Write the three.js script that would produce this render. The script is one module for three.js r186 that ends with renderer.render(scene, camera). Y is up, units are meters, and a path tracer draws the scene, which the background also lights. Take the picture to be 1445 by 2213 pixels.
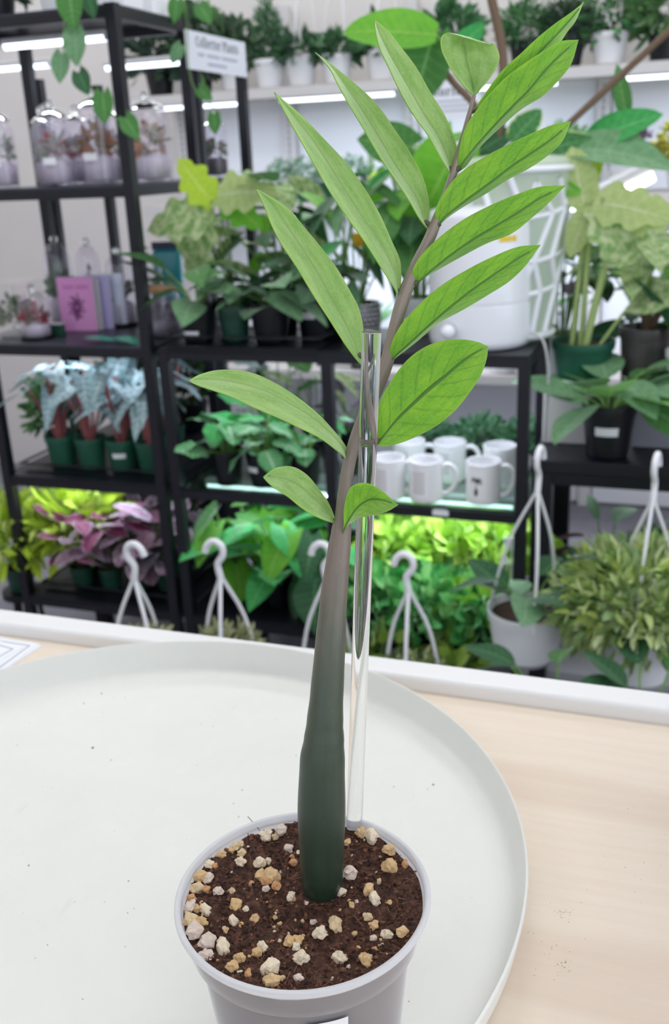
import * as THREE from 'three';
import { mergeGeometries } from 'three/addons/utils/BufferGeometryUtils.js';
import { RoundedBoxGeometry } from 'three/addons/geometries/RoundedBoxGeometry.js';
import { RectAreaLightUniformsLib } from 'three/addons/lights/RectAreaLightUniformsLib.js';
import { ImprovedNoise } from 'three/addons/math/ImprovedNoise.js';

// ---------- camera, exposure, large lights ----------
const scene = new THREE.Scene();
scene.background = new THREE.Color(0xdfe9f5); // overcast daylight outside the shop windows
const rad = THREE.MathUtils.degToRad;
const camera = new THREE.PerspectiveCamera(2 * Math.atan(1106.5 / 2100) * 180 / Math.PI, 1445 / 2213, 0.03, 30);
camera.position.set(0, 1.42, 0);
camera.rotation.set(rad(-19.9), rad(19.7), rad(-2.48), 'YXZ');
camera.focus = 0.436;
camera.userData.fStop = 13;
scene.add(camera);
const renderer = new THREE.WebGLRenderer({ antialias: true });
renderer.toneMapping = THREE.LinearToneMapping;
renderer.toneMappingExposure = 1.0;
renderer.shadowMap.enabled = true;
RectAreaLightUniformsLib.init();
const FRONT_FILL = 0.34, WINDOW_RIGHT = 1.5; // added frontal fill behind the camera; daylight from the window on the right
const CEILING_LIGHT = 2.05;      // brightness of the ceiling panels
const BAR_LIGHT = 30;            // brightness of the shelf light bars
const CEILING_Y = 2.9;

// ---------- helpers ----------
let seedState = 1;
function seed(n) { seedState = (n * 2654435761) >>> 0 || 1; }
function rnd() { seedState = (seedState + 0x6D2B79F5) | 0; let t = Math.imul(seedState ^ (seedState >>> 15), 1 | seedState); t = (t + Math.imul(t ^ (t >>> 7), 61 | t)) ^ t; return ((t ^ (t >>> 14)) >>> 0) / 4294967296; }
const rr = (a, b) => a + (b - a) * rnd();
const pick = (a) => a[Math.floor(rnd() * a.length) % a.length];
const noise = new ImprovedNoise();
const V = (x, y, z) => new THREE.Vector3(x, y, z);
const clamp = (x, a = 0, b = 1) => Math.min(b, Math.max(a, x));
const smooth = (a, b, x) => { const t = clamp((x - a) / (b - a)); return t * t * (3 - 2 * t); };
const used = {};
function numbered(n) { used[n] = (used[n] || 0) + 1; return used[n] === 1 ? n : `${n}_${String(used[n] - 1).padStart(3, '0')}`; }
function shadows(o) { o.castShadow = true; o.receiveShadow = true; return o; }
function thing(name, label, category, [x, y, z] = [0, 0, 0], group, turn = 0) {
  const o = new THREE.Group(); o.name = numbered(name); o.position.set(x, y, z); o.rotation.y = turn;
  o.userData = { label, category }; if (group) o.userData.group = group; scene.add(o); return o;
}
function part(name, geo, mat, parent, label) {
  const m = shadows(new THREE.Mesh(geo, mat)); m.name = name; if (label) m.userData.label = label; parent.add(m); return m;
}
function struct(name, geo, mat, label, category) {
  const m = shadows(new THREE.Mesh(geo, mat)); m.name = name; m.userData = { kind: 'structure', label, category }; scene.add(m); return m;
}
function whole(name, geo, mat, label, category, pos = [0, 0, 0], group) {
  const m = shadows(new THREE.Mesh(geo, mat)); m.name = numbered(name); m.position.set(...pos); m.userData = { label, category }; if (group) m.userData.group = group; scene.add(m); return m;
}
function box(w, h, d, x = 0, y = 0, z = 0) { const g = new THREE.BoxGeometry(w, h, d); g.translate(x, y, z); return g; }
function rbox(w, h, d, r, x = 0, y = 0, z = 0, s = 2) { const g = new RoundedBoxGeometry(w, h, d, s, r); g.translate(x, y, z); return g; }
function lathe(p, seg = 40) { return new THREE.LatheGeometry(p.map(([x, y]) => new THREE.Vector2(x, y)), seg); }
function cyl(r1, r2, h, seg = 24, x = 0, y = 0, z = 0) { const g = new THREE.CylinderGeometry(r1, r2, h, seg); g.translate(x, y + h / 2, z); return g; }
function tube(pts, r, seg = 16, rs = 6) { return new THREE.TubeGeometry(new THREE.CatmullRomCurve3(pts.map((p) => (p.isVector3 ? p : V(...p)))), seg, r, rs, false); }
function std(color, roughness = 0.6, o = {}) { return new THREE.MeshStandardMaterial({ color, roughness, ...o }); }
function phys(color, roughness = 0.6, o = {}) { return new THREE.MeshPhysicalMaterial({ color, roughness, ...o }); }
function dataTex(w, h, fn, repeat) {
  const d = new Uint8Array(w * h * 4);
  for (let j = 0; j < h; j++) for (let i = 0; i < w; i++) { const c = fn((i + 0.5) / w, (j + 0.5) / h), k = (j * w + i) * 4; d[k] = clamp(c[0], 0, 255); d[k + 1] = clamp(c[1], 0, 255); d[k + 2] = clamp(c[2], 0, 255); d[k + 3] = 255; }
  const t = new THREE.DataTexture(d, w, h); t.colorSpace = THREE.SRGBColorSpace; t.magFilter = THREE.LinearFilter; t.minFilter = THREE.LinearMipmapLinearFilter; t.generateMipmaps = true;
  t.wrapS = t.wrapT = repeat ? THREE.RepeatWrapping : THREE.ClampToEdgeWrapping; t.needsUpdate = true; return t;
}
function canvasTex(w, h, draw) {
  const c = document.createElement('canvas'); c.width = w; c.height = h; draw(c.getContext('2d'), w, h);
  const t = new THREE.CanvasTexture(c); t.colorSpace = THREE.SRGBColorSpace; return t;
}
const mixc = (a, b, t) => [a[0] + (b[0] - a[0]) * t, a[1] + (b[1] - a[1]) * t, a[2] + (b[2] - a[2]) * t];
const fbm = (x, y, z = 0) => noise.noise(x, y, z) * 0.6 + noise.noise(x * 2.1, y * 2.1, z + 7) * 0.3 + noise.noise(x * 4.3, y * 4.3, z + 13) * 0.15;

// ---------- measurements of the plant in front ----------
const HERO_LEAVES = { // millimetres from the foot of the stem; each row is one edge, midrib, other edge
  L1: [[[7.6,182.5,-20.9]],[[5.1,186.1,-14.8],[4.0,184.7,-23.4],[5.1,184.9,-25.3]],[[1.2,189.6,-10.7],[0.2,190.4,-22.5],[1.9,190.4,-27.1]],[[-3.8,193.7,-8.6],[-4.4,195.8,-21.0],[-1.5,196.0,-26.1]],[[-8.8,198.8,-6.8],[-9.6,200.8,-19.1],[-6.4,202.8,-25.0]],[[-13.3,202.7,-4.8],[-14.5,203.6,-16.5],[-11.9,207.0,-22.7]],[[-16.5,205.2,-4.7],[-18.5,205.2,-13.6],[-16.9,208.3,-16.7]],[[-19.7,206.8,-6.9]]],
  L2: [[[9.9,206.7,-34.5]],[[9.2,211.3,-29.8],[8.1,210.5,-35.9],[8.5,211.7,-37.5]],[[6.8,216.1,-24.9],[5.5,215.2,-35.6],[6.3,214.6,-39.1]],[[1.7,221.3,-21.9],[1.9,220.6,-33.6],[2.6,220.2,-37.6]],[[-5.7,226.2,-18.3],[-4.3,227.3,-31.1],[-3.3,227.7,-35.6]],[[-14.5,231.6,-14.4],[-13.1,234.1,-27.7],[-11.7,235.8,-32.8]],[[-23.1,236.5,-10.4],[-22.5,240.4,-23.9],[-21.9,243.5,-29.3]],[[-31.7,241.9,-6.5],[-31.8,244.4,-19.3],[-31.8,248.7,-24.9]],[[-39.3,245.6,-2.8],[-41.3,247.2,-14.2],[-42.0,250.5,-18.6]],[[-45.0,247.6,-1.8],[-46.7,248.5,-8.3],[-46.3,250.5,-10.2]],[[-48.5,249.3,-1.7]]],
  L3: [[[9.9,246.6,-56.6]],[[5.9,254.8,-51.6],[6.6,254.7,-60.3],[9.6,258.3,-63.9]],[[-2.2,269.1,-49.0],[1.1,266.0,-60.9],[6.4,269.6,-68.1]],[[-8.1,278.7,-48.1],[-3.6,274.8,-60.1],[2.7,277.6,-67.3]],[[-15.3,291.1,-47.7],[-10.6,287.7,-59.9],[-3.0,287.9,-66.7]],[[-20.8,300.0,-46.6],[-17.1,298.5,-59.2],[-9.5,297.0,-65.4]],[[-24.8,308.3,-45.9],[-23.2,308.2,-58.2],[-17.2,306.9,-63.8]],[[-28.2,315.6,-47.5],[-27.6,315.9,-56.3],[-23.0,315.4,-59.0]],[[-33.2,323.8,-50.5]]],
  L4: [[[24.0,273.4,-74.2]],[[22.8,278.9,-69.7],[22.0,280.0,-77.3],[23.3,282.2,-79.8]],[[18.5,287.5,-65.8],[19.1,288.6,-78.3],[21.8,289.6,-83.6]],[[11.3,299.0,-65.2],[13.6,298.9,-77.8],[18.1,298.4,-83.2]],[[2.4,311.6,-64.3],[5.9,310.1,-76.9],[13.2,309.4,-83.1]],[[-3.9,321.3,-63.3],[-0.9,320.9,-76.1],[6.0,321.6,-82.7]],[[-10.5,333.0,-62.9],[-8.7,333.3,-75.5],[-2.5,333.3,-81.7]],[[-16.2,343.2,-62.3],[-16.4,344.8,-74.7],[-11.3,343.1,-79.8]],[[-22.0,352.1,-64.2],[-22.5,353.4,-72.0],[-19.6,353.3,-74.1]],[[-28.7,362.7,-67.1]]],
  L5: [[[33.0,303.1,-89.9]],[[30.5,308.1,-85.4],[30.5,308.0,-92.9],[32.9,307.4,-94.7]],[[26.9,315.7,-82.1],[27.3,315.7,-94.1],[31.6,315.3,-99.4]],[[20.0,325.9,-81.6],[20.5,326.3,-93.9],[28.9,324.5,-100.1]],[[12.5,337.0,-81.3],[14.3,336.1,-93.5],[22.9,335.7,-100.4]],[[5.7,348.4,-81.4],[7.0,347.8,-93.5],[16.0,345.9,-99.9]],[[0.4,357.0,-80.9],[0.6,357.4,-93.0],[8.1,356.8,-99.4]],[[-4.3,365.5,-80.6],[-4.9,365.3,-92.2],[-0.6,365.3,-97.7]],[[-8.4,372.0,-82.8],[-9.6,372.3,-90.1],[-8.0,372.3,-91.8]],[[-15.3,378.9,-84.9]]],
  L6: [[[41.5,325.8,-101.7]],[[39.9,329.7,-97.5],[39.9,330.6,-105.3],[41.7,330.3,-107.0]],[[37.3,335.1,-94.0],[37.5,336.1,-106.3],[41.8,337.2,-112.3]],[[32.7,343.1,-93.9],[33.9,343.1,-106.2],[40.2,342.9,-112.4]],[[26.4,351.6,-93.4],[27.9,351.9,-106.0],[36.1,351.6,-112.7]],[[19.9,362.4,-93.8],[21.7,362.1,-106.2],[29.7,361.2,-112.6]],[[15.1,371.9,-94.2],[15.8,371.7,-106.2],[22.7,372.6,-113.0]],[[11.5,379.2,-94.2],[11.3,379.6,-106.1],[16.5,380.5,-112.3]],[[8.8,386.2,-97.5],[7.9,386.9,-105.0],[11.4,387.6,-107.6]],[[7.2,391.8,-101.3]]],
  A: [[[48.8,358.9,-117.1]],[[46.7,360.9,-116.1],[47.4,362.1,-122.2],[50.3,360.4,-117.2]],[[41.9,366.0,-115.4],[45.6,368.1,-123.2],[53.9,364.3,-119.0]],[[37.2,372.8,-115.4],[43.7,374.1,-123.8],[57.8,370.0,-121.6]],[[33.9,379.9,-115.9],[42.7,379.6,-124.6],[59.2,374.9,-123.1]],[[34.0,384.2,-116.6],[42.0,382.7,-124.6],[56.8,379.5,-123.0]],[[36.4,385.5,-117.1],[42.7,384.4,-124.3],[51.7,381.0,-120.8]],[[45.1,383.1,-118.3]]],
  R1: [[[48.1,351.5,-116.8]],[[50.8,355.9,-118.0],[53.0,355.2,-118.9],[54.3,355.5,-129.3]],[[59.7,369.4,-127.5],[63.6,366.8,-130.2],[66.9,366.4,-143.6]],[[66.5,376.5,-135.9],[71.6,374.1,-139.1],[75.2,373.4,-152.5]],[[72.8,383.3,-144.0],[77.2,380.7,-146.8],[80.5,380.6,-160.4]],[[79.2,389.2,-151.8],[82.4,386.9,-154.3],[84.0,387.4,-167.5]],[[85.8,394.8,-161.6],[86.9,393.2,-161.8],[87.1,391.9,-171.2]],[[90.4,400.1,-173.2]]],
  R2: [[[44.3,326.3,-102.9]],[[44.7,333.8,-102.9],[46.8,330.4,-102.7],[46.5,328.6,-110.6]],[[46.7,344.1,-106.1],[52.1,337.4,-107.7],[51.9,337.4,-120.1]],[[52.0,354.1,-113.0],[58.3,345.0,-114.0],[60.2,345.7,-127.4]],[[60.9,364.8,-121.4],[65.4,353.0,-120.8],[68.6,353.1,-134.3]],[[69.1,371.4,-128.0],[72.2,360.3,-127.1],[76.6,358.0,-140.3]],[[76.9,376.6,-133.9],[77.9,368.0,-133.2],[83.7,365.5,-146.8]],[[83.7,381.0,-141.8],[84.5,375.4,-140.3],[88.3,371.7,-148.9]],[[91.1,381.8,-150.0]]],
  R3: [[[37.4,302.9,-91.4]],[[36.6,309.2,-90.3],[40.1,306.7,-90.9],[39.9,306.4,-99.4]],[[39.5,317.0,-92.6],[45.4,311.2,-94.7],[46.0,310.9,-107.2]],[[46.5,326.3,-99.5],[52.7,316.7,-100.3],[55.2,316.1,-113.3]],[[55.7,332.4,-105.9],[60.1,322.1,-105.8],[64.7,322.1,-119.9]],[[65.1,337.2,-112.0],[68.0,328.4,-111.9],[73.8,326.8,-125.8]],[[74.5,341.4,-117.8],[76.2,333.8,-117.8],[81.4,332.1,-131.4]],[[82.7,344.8,-125.6],[84.1,339.4,-124.3],[87.3,337.9,-133.5]],[[90.9,346.3,-134.1]]],
  R4: [[[30.2,279.0,-79.1]],[[29.0,284.5,-77.3],[33.1,281.6,-77.9],[32.8,281.4,-86.4]],[[32.0,290.9,-78.7],[38.3,286.1,-81.4],[38.6,284.8,-93.4]],[[39.1,298.7,-84.8],[45.7,292.0,-86.8],[47.8,289.7,-99.1]],[[49.2,306.3,-91.9],[53.8,297.5,-92.4],[57.8,294.7,-105.2]],[[60.5,312.0,-98.7],[62.4,302.6,-98.0],[68.2,298.4,-110.9]],[[70.9,316.0,-104.5],[71.8,308.0,-104.0],[76.7,305.1,-117.1]],[[80.1,318.7,-112.1],[80.7,313.9,-110.8],[83.8,311.3,-119.5]],[[90.8,318.6,-120.6]]],
  R5: [[[21.6,246.1,-60.6]],[[22.8,253.6,-60.1],[25.7,250.5,-60.3],[25.2,249.0,-68.2]],[[26.2,261.6,-62.2],[31.4,255.6,-64.1],[31.6,254.0,-76.0]],[[32.3,269.8,-68.0],[38.8,262.4,-69.7],[39.6,261.0,-81.9]],[[42.2,278.8,-75.5],[47.4,269.9,-76.1],[50.5,266.7,-88.4]],[[53.4,285.5,-82.4],[56.0,276.7,-82.3],[60.7,272.6,-94.8]],[[63.7,290.4,-88.4],[65.2,283.1,-88.4],[69.6,278.2,-100.5]],[[73.7,293.8,-96.4],[74.4,289.1,-95.2],[76.1,284.6,-102.7]],[[82.6,293.8,-104.1]]],
  R6: [[[20.0,212.5,-43.7]],[[21.2,222.1,-42.8],[24.0,217.4,-42.4],[23.6,211.0,-48.4]],[[22.3,232.4,-43.7],[30.0,224.9,-45.8],[31.9,212.6,-54.2]],[[27.1,242.5,-48.5],[36.0,231.0,-49.4],[42.6,217.7,-59.1]],[[34.7,251.7,-53.9],[42.1,236.8,-53.0],[50.8,224.0,-63.7]],[[44.1,256.8,-58.3],[48.6,242.1,-56.5],[57.6,232.6,-68.5]],[[54.7,257.8,-61.7],[55.9,248.4,-60.8],[62.1,240.4,-72.3]],[[61.6,256.1,-65.3],[61.5,252.0,-64.0],[64.5,248.0,-72.2]],[[65.4,253.6,-69.0]]],
  R7: [[[10.5,177.2,-18.8]],[[13.4,184.6,-14.2],[13.8,183.4,-14.8],[12.2,180.3,-23.9]],[[14.2,192.9,-13.4],[16.5,188.4,-14.7],[15.1,183.1,-24.6]],[[17.0,201.9,-14.8],[20.4,193.6,-15.1],[20.4,185.6,-24.4]],[[22.7,204.4,-14.8],[25.2,196.9,-15.1],[25.9,187.1,-24.0]],[[29.6,202.4,-14.8],[31.0,197.6,-14.4],[31.2,189.6,-22.3]],[[37.3,194.7,-17.1]]],
};
const HERO_STEM = [[1.2,-1.7,3.6,9.0],[1.6,4.2,4.6,9.6],[2.1,13.7,5.3,10.3],[2.6,24.7,5.4,10.6],[3.5,48.4,5.0,11.3],[4.4,72.8,3.2,10.5],[5.3,84.5,1.8,9.3],[5.7,93.5,0.4,8.4],[6.5,106.9,-1.6,7.6],[7.6,128.4,-5.8,6.9],[8.1,148.7,-11.5,6.1],[9.3,168.8,-17.4,5.2],[10.0,178.8,-20.4,4.5],[10.0,186.5,-23.3,3.3],[9.9,197.7,-28.7,3.0],[10.5,208.6,-35.4,2.9],[12.3,219.3,-43.5,3.0],[15.7,230.4,-51.3,3.1],[20.5,244.8,-59.7,3.1],[23.1,261.0,-68.0,3.0],[25.7,274.9,-75.4,3.1],[29.9,287.7,-82.4,2.7],[34.5,298.7,-88.8,2.6],[38.8,312.3,-95.6,2.2],[41.9,323.4,-101.0,1.9],[44.1,333.8,-105.7,1.6],[46.6,346.5,-111.5,1.3],[48.8,358.9,-117.1,0.9]]; // x, y, z, radius in millimetres
const PEBBLES = [[-34.3,-36.5,5.8],[-28.6,-42.3,5.3],[-30.2,-39.0,3.2],[-21.0,-34.5,3.7],[-17.2,-29.1,2.1],[-42.1,-22.7,3.6],[-40.4,-17.7,4.3],[-48.6,-23.3,3.1],[-52.6,-29.6,3.7],[-48.5,-30.7,3.2],[-45.2,-28.4,2.6],[-55.2,-19.0,3.6],[-56.7,-9.0,4.1],[-50.4,-8.5,3.1],[-55.8,0.7,5.2],[-52.1,7.0,5.2],[-50.0,-1.0,4.5],[-47.8,5.7,3.0],[-42.2,4.8,4.0],[-36.9,1.1,2.5],[-30.6,-19.7,4.6],[-27.5,-22.9,2.6],[-27.7,-12.8,4.6],[-21.5,-12.3,6.8],[-22.2,-8.8,4.2],[-17.0,-8.0,3.8],[-8.1,-4.3,4.1],[-21.1,-4.9,3.0],[-30.4,10.7,4.7],[-48.9,21.0,5.3],[-46.4,20.2,3.8],[-41.6,19.5,4.8],[-27.7,18.9,4.6],[-45.3,28.1,5.5],[-40.3,26.6,3.8],[-19.8,13.1,3.4],[-40.0,34.4,6.5],[-32.4,37.3,6.1],[-24.3,37.4,6.4],[-10.2,33.2,4.1],[-8.5,29.6,4.1],[-14.8,40.7,4.1],[0.5,42.2,6.9],[-15.4,47.0,4.3],[3.9,49.4,5.8],[1.2,22.0,4.5],[4.9,20.1,4.2],[5.6,24.5,3.9],[10.7,31.4,5.2],[14.2,15.8,5.4],[26.5,26.1,5.6],[19.3,9.1,6.6],[14.9,-24.3,5.8],[14.6,-12.4,4.1],[27.3,-16.1,5.1],[31.9,-11.0,5.4],[31.6,-0.5,3.6],[35.8,3.6,3.9],[21.9,-5.9,3.1],[16.7,4.5,2.4],[43.7,9.1,4.1],[37.7,11.5,2.8],[50.5,7.8,4.8],[39.0,26.6,4.3],[40.8,18.8,2.3],[33.3,-32.7,6.0],[40.7,-36.3,3.6],[30.9,-46.9,5.4],[21.7,-58.3,6.6],[14.6,-61.5,4.7],[12.5,-55.7,4.5],[6.8,-45.7,3.1],[7.4,6.6,2.9],[-7.1,49.2,3.5],[14.9,45.0,3.5],[7.5,45.4,2.6],[-28.9,45.5,4.3],[33.1,18.6,1.8],[32.0,29.9,1.8],[29.9,-24.9,2.5],[0.2,-3.2,1.9],[-11.8,7.4,1.9],[-52.9,15.1,3.9],[-28.4,26.4,2.6],[-25.1,10.6,2.4],[-30.0,-6.8,2.2],[38.8,-11.6,2.1],[28.2,9.1,2.3],[-15.3,-25.7,3.6],[-15.4,-34.5,2.7]];

// ---------- common materials ----------
const M = {
  black: std(0x0e0f1a, 0.42), blackPlastic: std(0x0e1018, 0.38), darkGreenPlastic: std(0x1d4a3a, 0.45), greenPlastic: std(0x1f5a45, 0.45),
  white: std(0xeeeeee, 0.4), whitePlastic: phys(0xf4f5fa, 0.4, { clearcoat: 0.2 }), hanger: phys(0xf2f2f6, 0.35, { clearcoat: 0.3 }),
  soil: std(0x3a2a22, 0.95), ceramic: phys(0xf1f1f3, 0.25, { clearcoat: 0.6, clearcoatRoughness: 0.1 }),
  glass: phys(0xffffff, 0.02, { transmission: 1, thickness: 0, ior: 1.5 }), lidGlass: phys(0xffffff, 0.02, { transmission: 1, thickness: 0.01, ior: 1.5 }), jarGlass: phys(0xfbf9ff, 0.2, { transmission: 1, thickness: 0, ior: 1.75 }), glassShelf: phys(0xdff0e8, 0.03, { transmission: 1, thickness: 0, ior: 1.52 }),
  grey: std(0x9fa0a4, 0.6), paper: std(0xf2f3f8, 0.7), cork: std(0xb98f6b, 0.85), chrome: std(0xd8d8d8, 0.18, { metalness: 1 }),
  led: new THREE.MeshStandardMaterial({ color: 0xffffff, emissive: 0xe6f0ff, emissiveIntensity: 3.2 }), housing: std(0xd9dade, 0.4),
  shelfWhite: std(0xd9d7d8, 0.55), shelfBoard: std(0xb9b2ad, 0.6), steel: std(0x3b3e48, 0.35, { metalness: 0.4 }),
};

// ---------- leaves ----------
const PROF = {
  ovate: (t) => Math.pow(Math.sin(Math.PI * Math.pow(t, 0.8)), 0.85), lance: (t) => Math.pow(Math.sin(Math.PI * Math.pow(t, 0.88)), 0.9),
  heart: (t) => Math.sin(Math.PI * Math.pow(t * 0.86 + 0.14, 0.95)), arrow: (t) => Math.pow(1 - t, 0.85) * Math.min(1, 0.78 + 2.2 * t),
  oval: (t) => Math.pow(Math.sin(Math.PI * Math.pow(t * 0.94 + 0.06, 0.85)), 0.6), lobed: (t) => Math.sin(Math.PI * Math.pow(t * 0.9 + 0.1, 0.9)) * (0.58 + 0.42 * Math.abs(Math.cos(t * Math.PI * 3.5))),
};
const LEAF = {
  ovate: { w: 0.46, prof: 'ovate', fold: 0.25, droop: 0.22 }, lance: { w: 0.3, prof: 'lance', fold: 0.3, droop: 0.25 }, heart: { w: 0.72, prof: 'heart', back: 0.2, fold: 0.22, droop: 0.25 },
  arrow: { w: 0.62, prof: 'arrow', back: 0.34, fold: 0.12, droop: 0.18, wave: 0.5 }, oval: { w: 0.58, prof: 'oval', fold: 0.2, droop: 0.18 }, lobed: { w: 0.8, prof: 'lobed', back: 0.15, fold: 0.12, droop: 0.3, nu: 20 },
  strap: { w: 0.16, prof: 'lance', fold: 0.3, droop: 0.5 }, round: { w: 0.85, prof: 'oval', fold: 0.15, droop: 0.15, wave: 0.8 },
};
const leafCache = {};
function leafGeo(kind, v = 0) {
  const key = kind + v; if (leafCache[key]) return leafCache[key];
  const o = LEAF[kind], nu = o.nu || 12, nv = 6, pos = [], uv = [], idx = [];
  const droop = o.droop * (0.5 + 0.5 * v), fold = o.fold * (1.3 - 0.3 * v);
  for (let i = 0; i <= nu; i++) for (let j = 0; j <= nv; j++) {
    const t = i / nu, s = -1 + 2 * j / nv, h = PROF[o.prof](t) * o.w / 2, a = Math.abs(s);
    pos.push(s * h + 0.03 * Math.sin(t * 3 + v * 2) * t, fold * a * h - droop * t * t + (o.wave || 0) * 0.05 * a * Math.sin(t * 12 + v * 3 + (s > 0 ? 1 : 0)), t - (o.back || 0) * Math.pow(a, 1.4) * Math.pow(1 - t, 2.2));
    uv.push(j / nv, t);
  }
  for (let i = 0; i < nu; i++) for (let j = 0; j < nv; j++) { const a = i * (nv + 1) + j, b = a + nv + 1; idx.push(a, b, a + 1, b, b + 1, a + 1); }
  const g = new THREE.BufferGeometry(); g.setAttribute('position', new THREE.Float32BufferAttribute(pos, 3)); g.setAttribute('uv', new THREE.Float32BufferAttribute(uv, 2)); g.setIndex(idx); g.computeVertexNormals();
  return (leafCache[key] = g);
}
// colour of a leaf blade: ground, midrib, side veins, mottling, margin
function leafTex(o) {
  const { base, vein = base, spot = base, edge = null, n = 9, vw = 0.1, slope = 0.9, mott = 0.5, w = 64, h = 128, mid = 0.035, z = 0 } = o;
  return dataTex(w, h, (u, v) => {
    const a = Math.abs(u - 0.5) * 2; let c = base.slice();
    c = mixc(c, spot, clamp(0.5 + mott * 2.2 * fbm(u * 5, v * 9, z)) * (o.spotMax ?? 0.6));
    const ph = (v * n - a * slope * n * 0.18) % 1, f = Math.abs(((ph + 1) % 1) - 0.5) * 2;
    c = mixc(c, vein, smooth(1 - vw * 2, 1, f) * (1 - a * 0.6) * (o.veinMax ?? 0.7));
    if (edge) c = mixc(c, edge, smooth(o.edgeAt ?? 0.75, 0.95, a + 0.25 * fbm(u * 4, v * 10, z + 3)));
    return mixc(c, vein, smooth(mid * 2, mid * 0.6, a) * 0.9);
  });
}
function leafMat(o) { return phys(0xffffff, 1.0, { map: leafTex(o), side: THREE.DoubleSide, transmission: o.through ?? 0.28, thickness: 0, clearcoat: o.gloss ?? 0.25, clearcoatRoughness: 0.38 }); }
const LM = {
  deep: leafMat({ base: [34, 84, 46], spot: [50, 110, 62], vein: [96, 150, 96], n: 8, z: 1 }),
  mid: leafMat({ base: [62, 122, 52], spot: [88, 150, 70], vein: [130, 180, 110], n: 8, z: 2 }),
  satin: leafMat({ base: [96, 146, 98], spot: [140, 184, 136], vein: [150, 186, 146], n: 7, z: 3 }),
  lime: leafMat({ base: [178, 216, 44], spot: [212, 238, 84], vein: [214, 236, 130], n: 9, z: 4, through: 0.4 }),
  apple: leafMat({ base: [100, 182, 36], spot: [136, 210, 52], vein: [160, 210, 100], n: 10, z: 5, through: 0.4 }),
  emerald: leafMat({ base: [44, 150, 68], spot: [80, 190, 96], vein: [120, 200, 130], n: 8, z: 6 }),
  pale: leafMat({ base: [176, 200, 120], spot: [214, 226, 164], vein: [226, 232, 190], n: 8, z: 7, through: 0.4 }),
  cream: leafMat({ base: [120, 162, 84], spot: [226, 232, 190], vein: [190, 206, 150], n: 6, z: 8, spotMax: 0.8, mott: 0.8, through: 0.35 }),
  silver: leafMat({ base: [112, 142, 144], spot: [178, 200, 206], vein: [224, 238, 236], n: 7, vw: 0.16, z: 9, veinMax: 0.95, gloss: 0.4 }),
  burgundy: leafMat({ base: [92, 20, 58], spot: [168, 40, 112], vein: [176, 84, 130], edge: [214, 178, 200], edgeAt: 0.85, n: 7, z: 10 }),
  ruby: leafMat({ base: [112, 92, 104], spot: [186, 160, 180], vein: [160, 70, 110], edge: [206, 190, 204], n: 7, z: 11, mott: 1.0 }),
  wine: leafMat({ base: [62, 24, 40], spot: [96, 36, 62], vein: [120, 60, 86], n: 7, z: 12 }),
  netted: leafMat({ base: [64, 140, 76], spot: [108, 184, 108], vein: [222, 240, 214], n: 7, vw: 0.17, veinMax: 0.9, z: 13 }),
  purple: leafMat({ base: [138, 84, 150], spot: [186, 140, 200], vein: [206, 170, 214], n: 7, z: 14 }),
  grape: leafMat({ base: [60, 52, 66], spot: [92, 84, 100], vein: [110, 96, 116], n: 7, z: 15 }),
  hoya: leafMat({ base: [52, 116, 58], spot: [84, 146, 78], vein: [120, 170, 110], edge: [206, 220, 150], edgeAt: 0.8, n: 6, z: 16 }),
};
const stemMat = { green: std(0x6f9a4f, 0.6), pale: std(0xa9bf7a, 0.6), red: std(0xa05a5c, 0.6), brown: std(0x6e5a48, 0.75), dark: std(0x3f4a30, 0.7) };
const tmpM = new THREE.Matrix4();
function aim(o, p, dir, roll = 0, up = V(0, 1, 0)) {
  const z = dir.clone().normalize(); let x = up.clone().cross(z); if (x.lengthSq() < 1e-4) x = V(1, 0, 0).cross(z); x.normalize();
  const y = z.clone().cross(x); tmpM.makeBasis(x, y, z); o.quaternion.setFromRotationMatrix(tmpM); if (roll) o.rotateZ(roll); o.position.copy(p);
}
function addLeaf(parent, kind, mat, p, dir, len, o = {}) {
  const m = part('leaf', leafGeo(kind, o.v ?? pick([0, 1, 2])), mat, parent, o.label); aim(m, p, dir, o.roll ?? 0, o.up); m.scale.set(len * (o.wide || 1), len, len); return m;
}
function petiole(parent, a, b, r, mat, bow = 0.15, name = 'stem') {
  const mid = a.clone().lerp(b, 0.5); mid.y += a.distanceTo(b) * bow; return part(name, tube([a, mid, b], r, 7, 5), mat, parent);
}
// n leaves on stalks rising from one point
function rosette(root, o) {
  seed(o.seed || 1); const y0 = o.y0 ?? 0.1, mats = o.mats;
  for (let k = 0; k < o.n; k++) {
    const az = o.az ? rad(rr(o.az[0], o.az[1])) : (k * 2.39996 + rr(-0.3, 0.3)), out = rr(...o.out), up = rr(...o.up), el = rad(rr(...o.el));
    const d = V(Math.sin(az), 0, Math.cos(az)), a = V(d.x * (o.r0 || 0.01), y0, d.z * (o.r0 || 0.01)).add(V(o.cx || 0, 0, o.cz || 0));
    const b = V(d.x * out + (o.cx || 0), y0 + up, d.z * out + (o.cz || 0)), len = rr(...o.len);
    const lf = addLeaf(root, o.kind, pick(mats), b, V(d.x * Math.cos(el), Math.sin(el), d.z * Math.cos(el)), len, { roll: rr(-0.4, 0.4), wide: rr(0.85, 1.15) * (o.wide || 1) });
    if (o.stem !== false) petiole(root, a, b, o.stemR || 0.0022, o.stem || stemMat.green, 0.12);
  }
}
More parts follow.
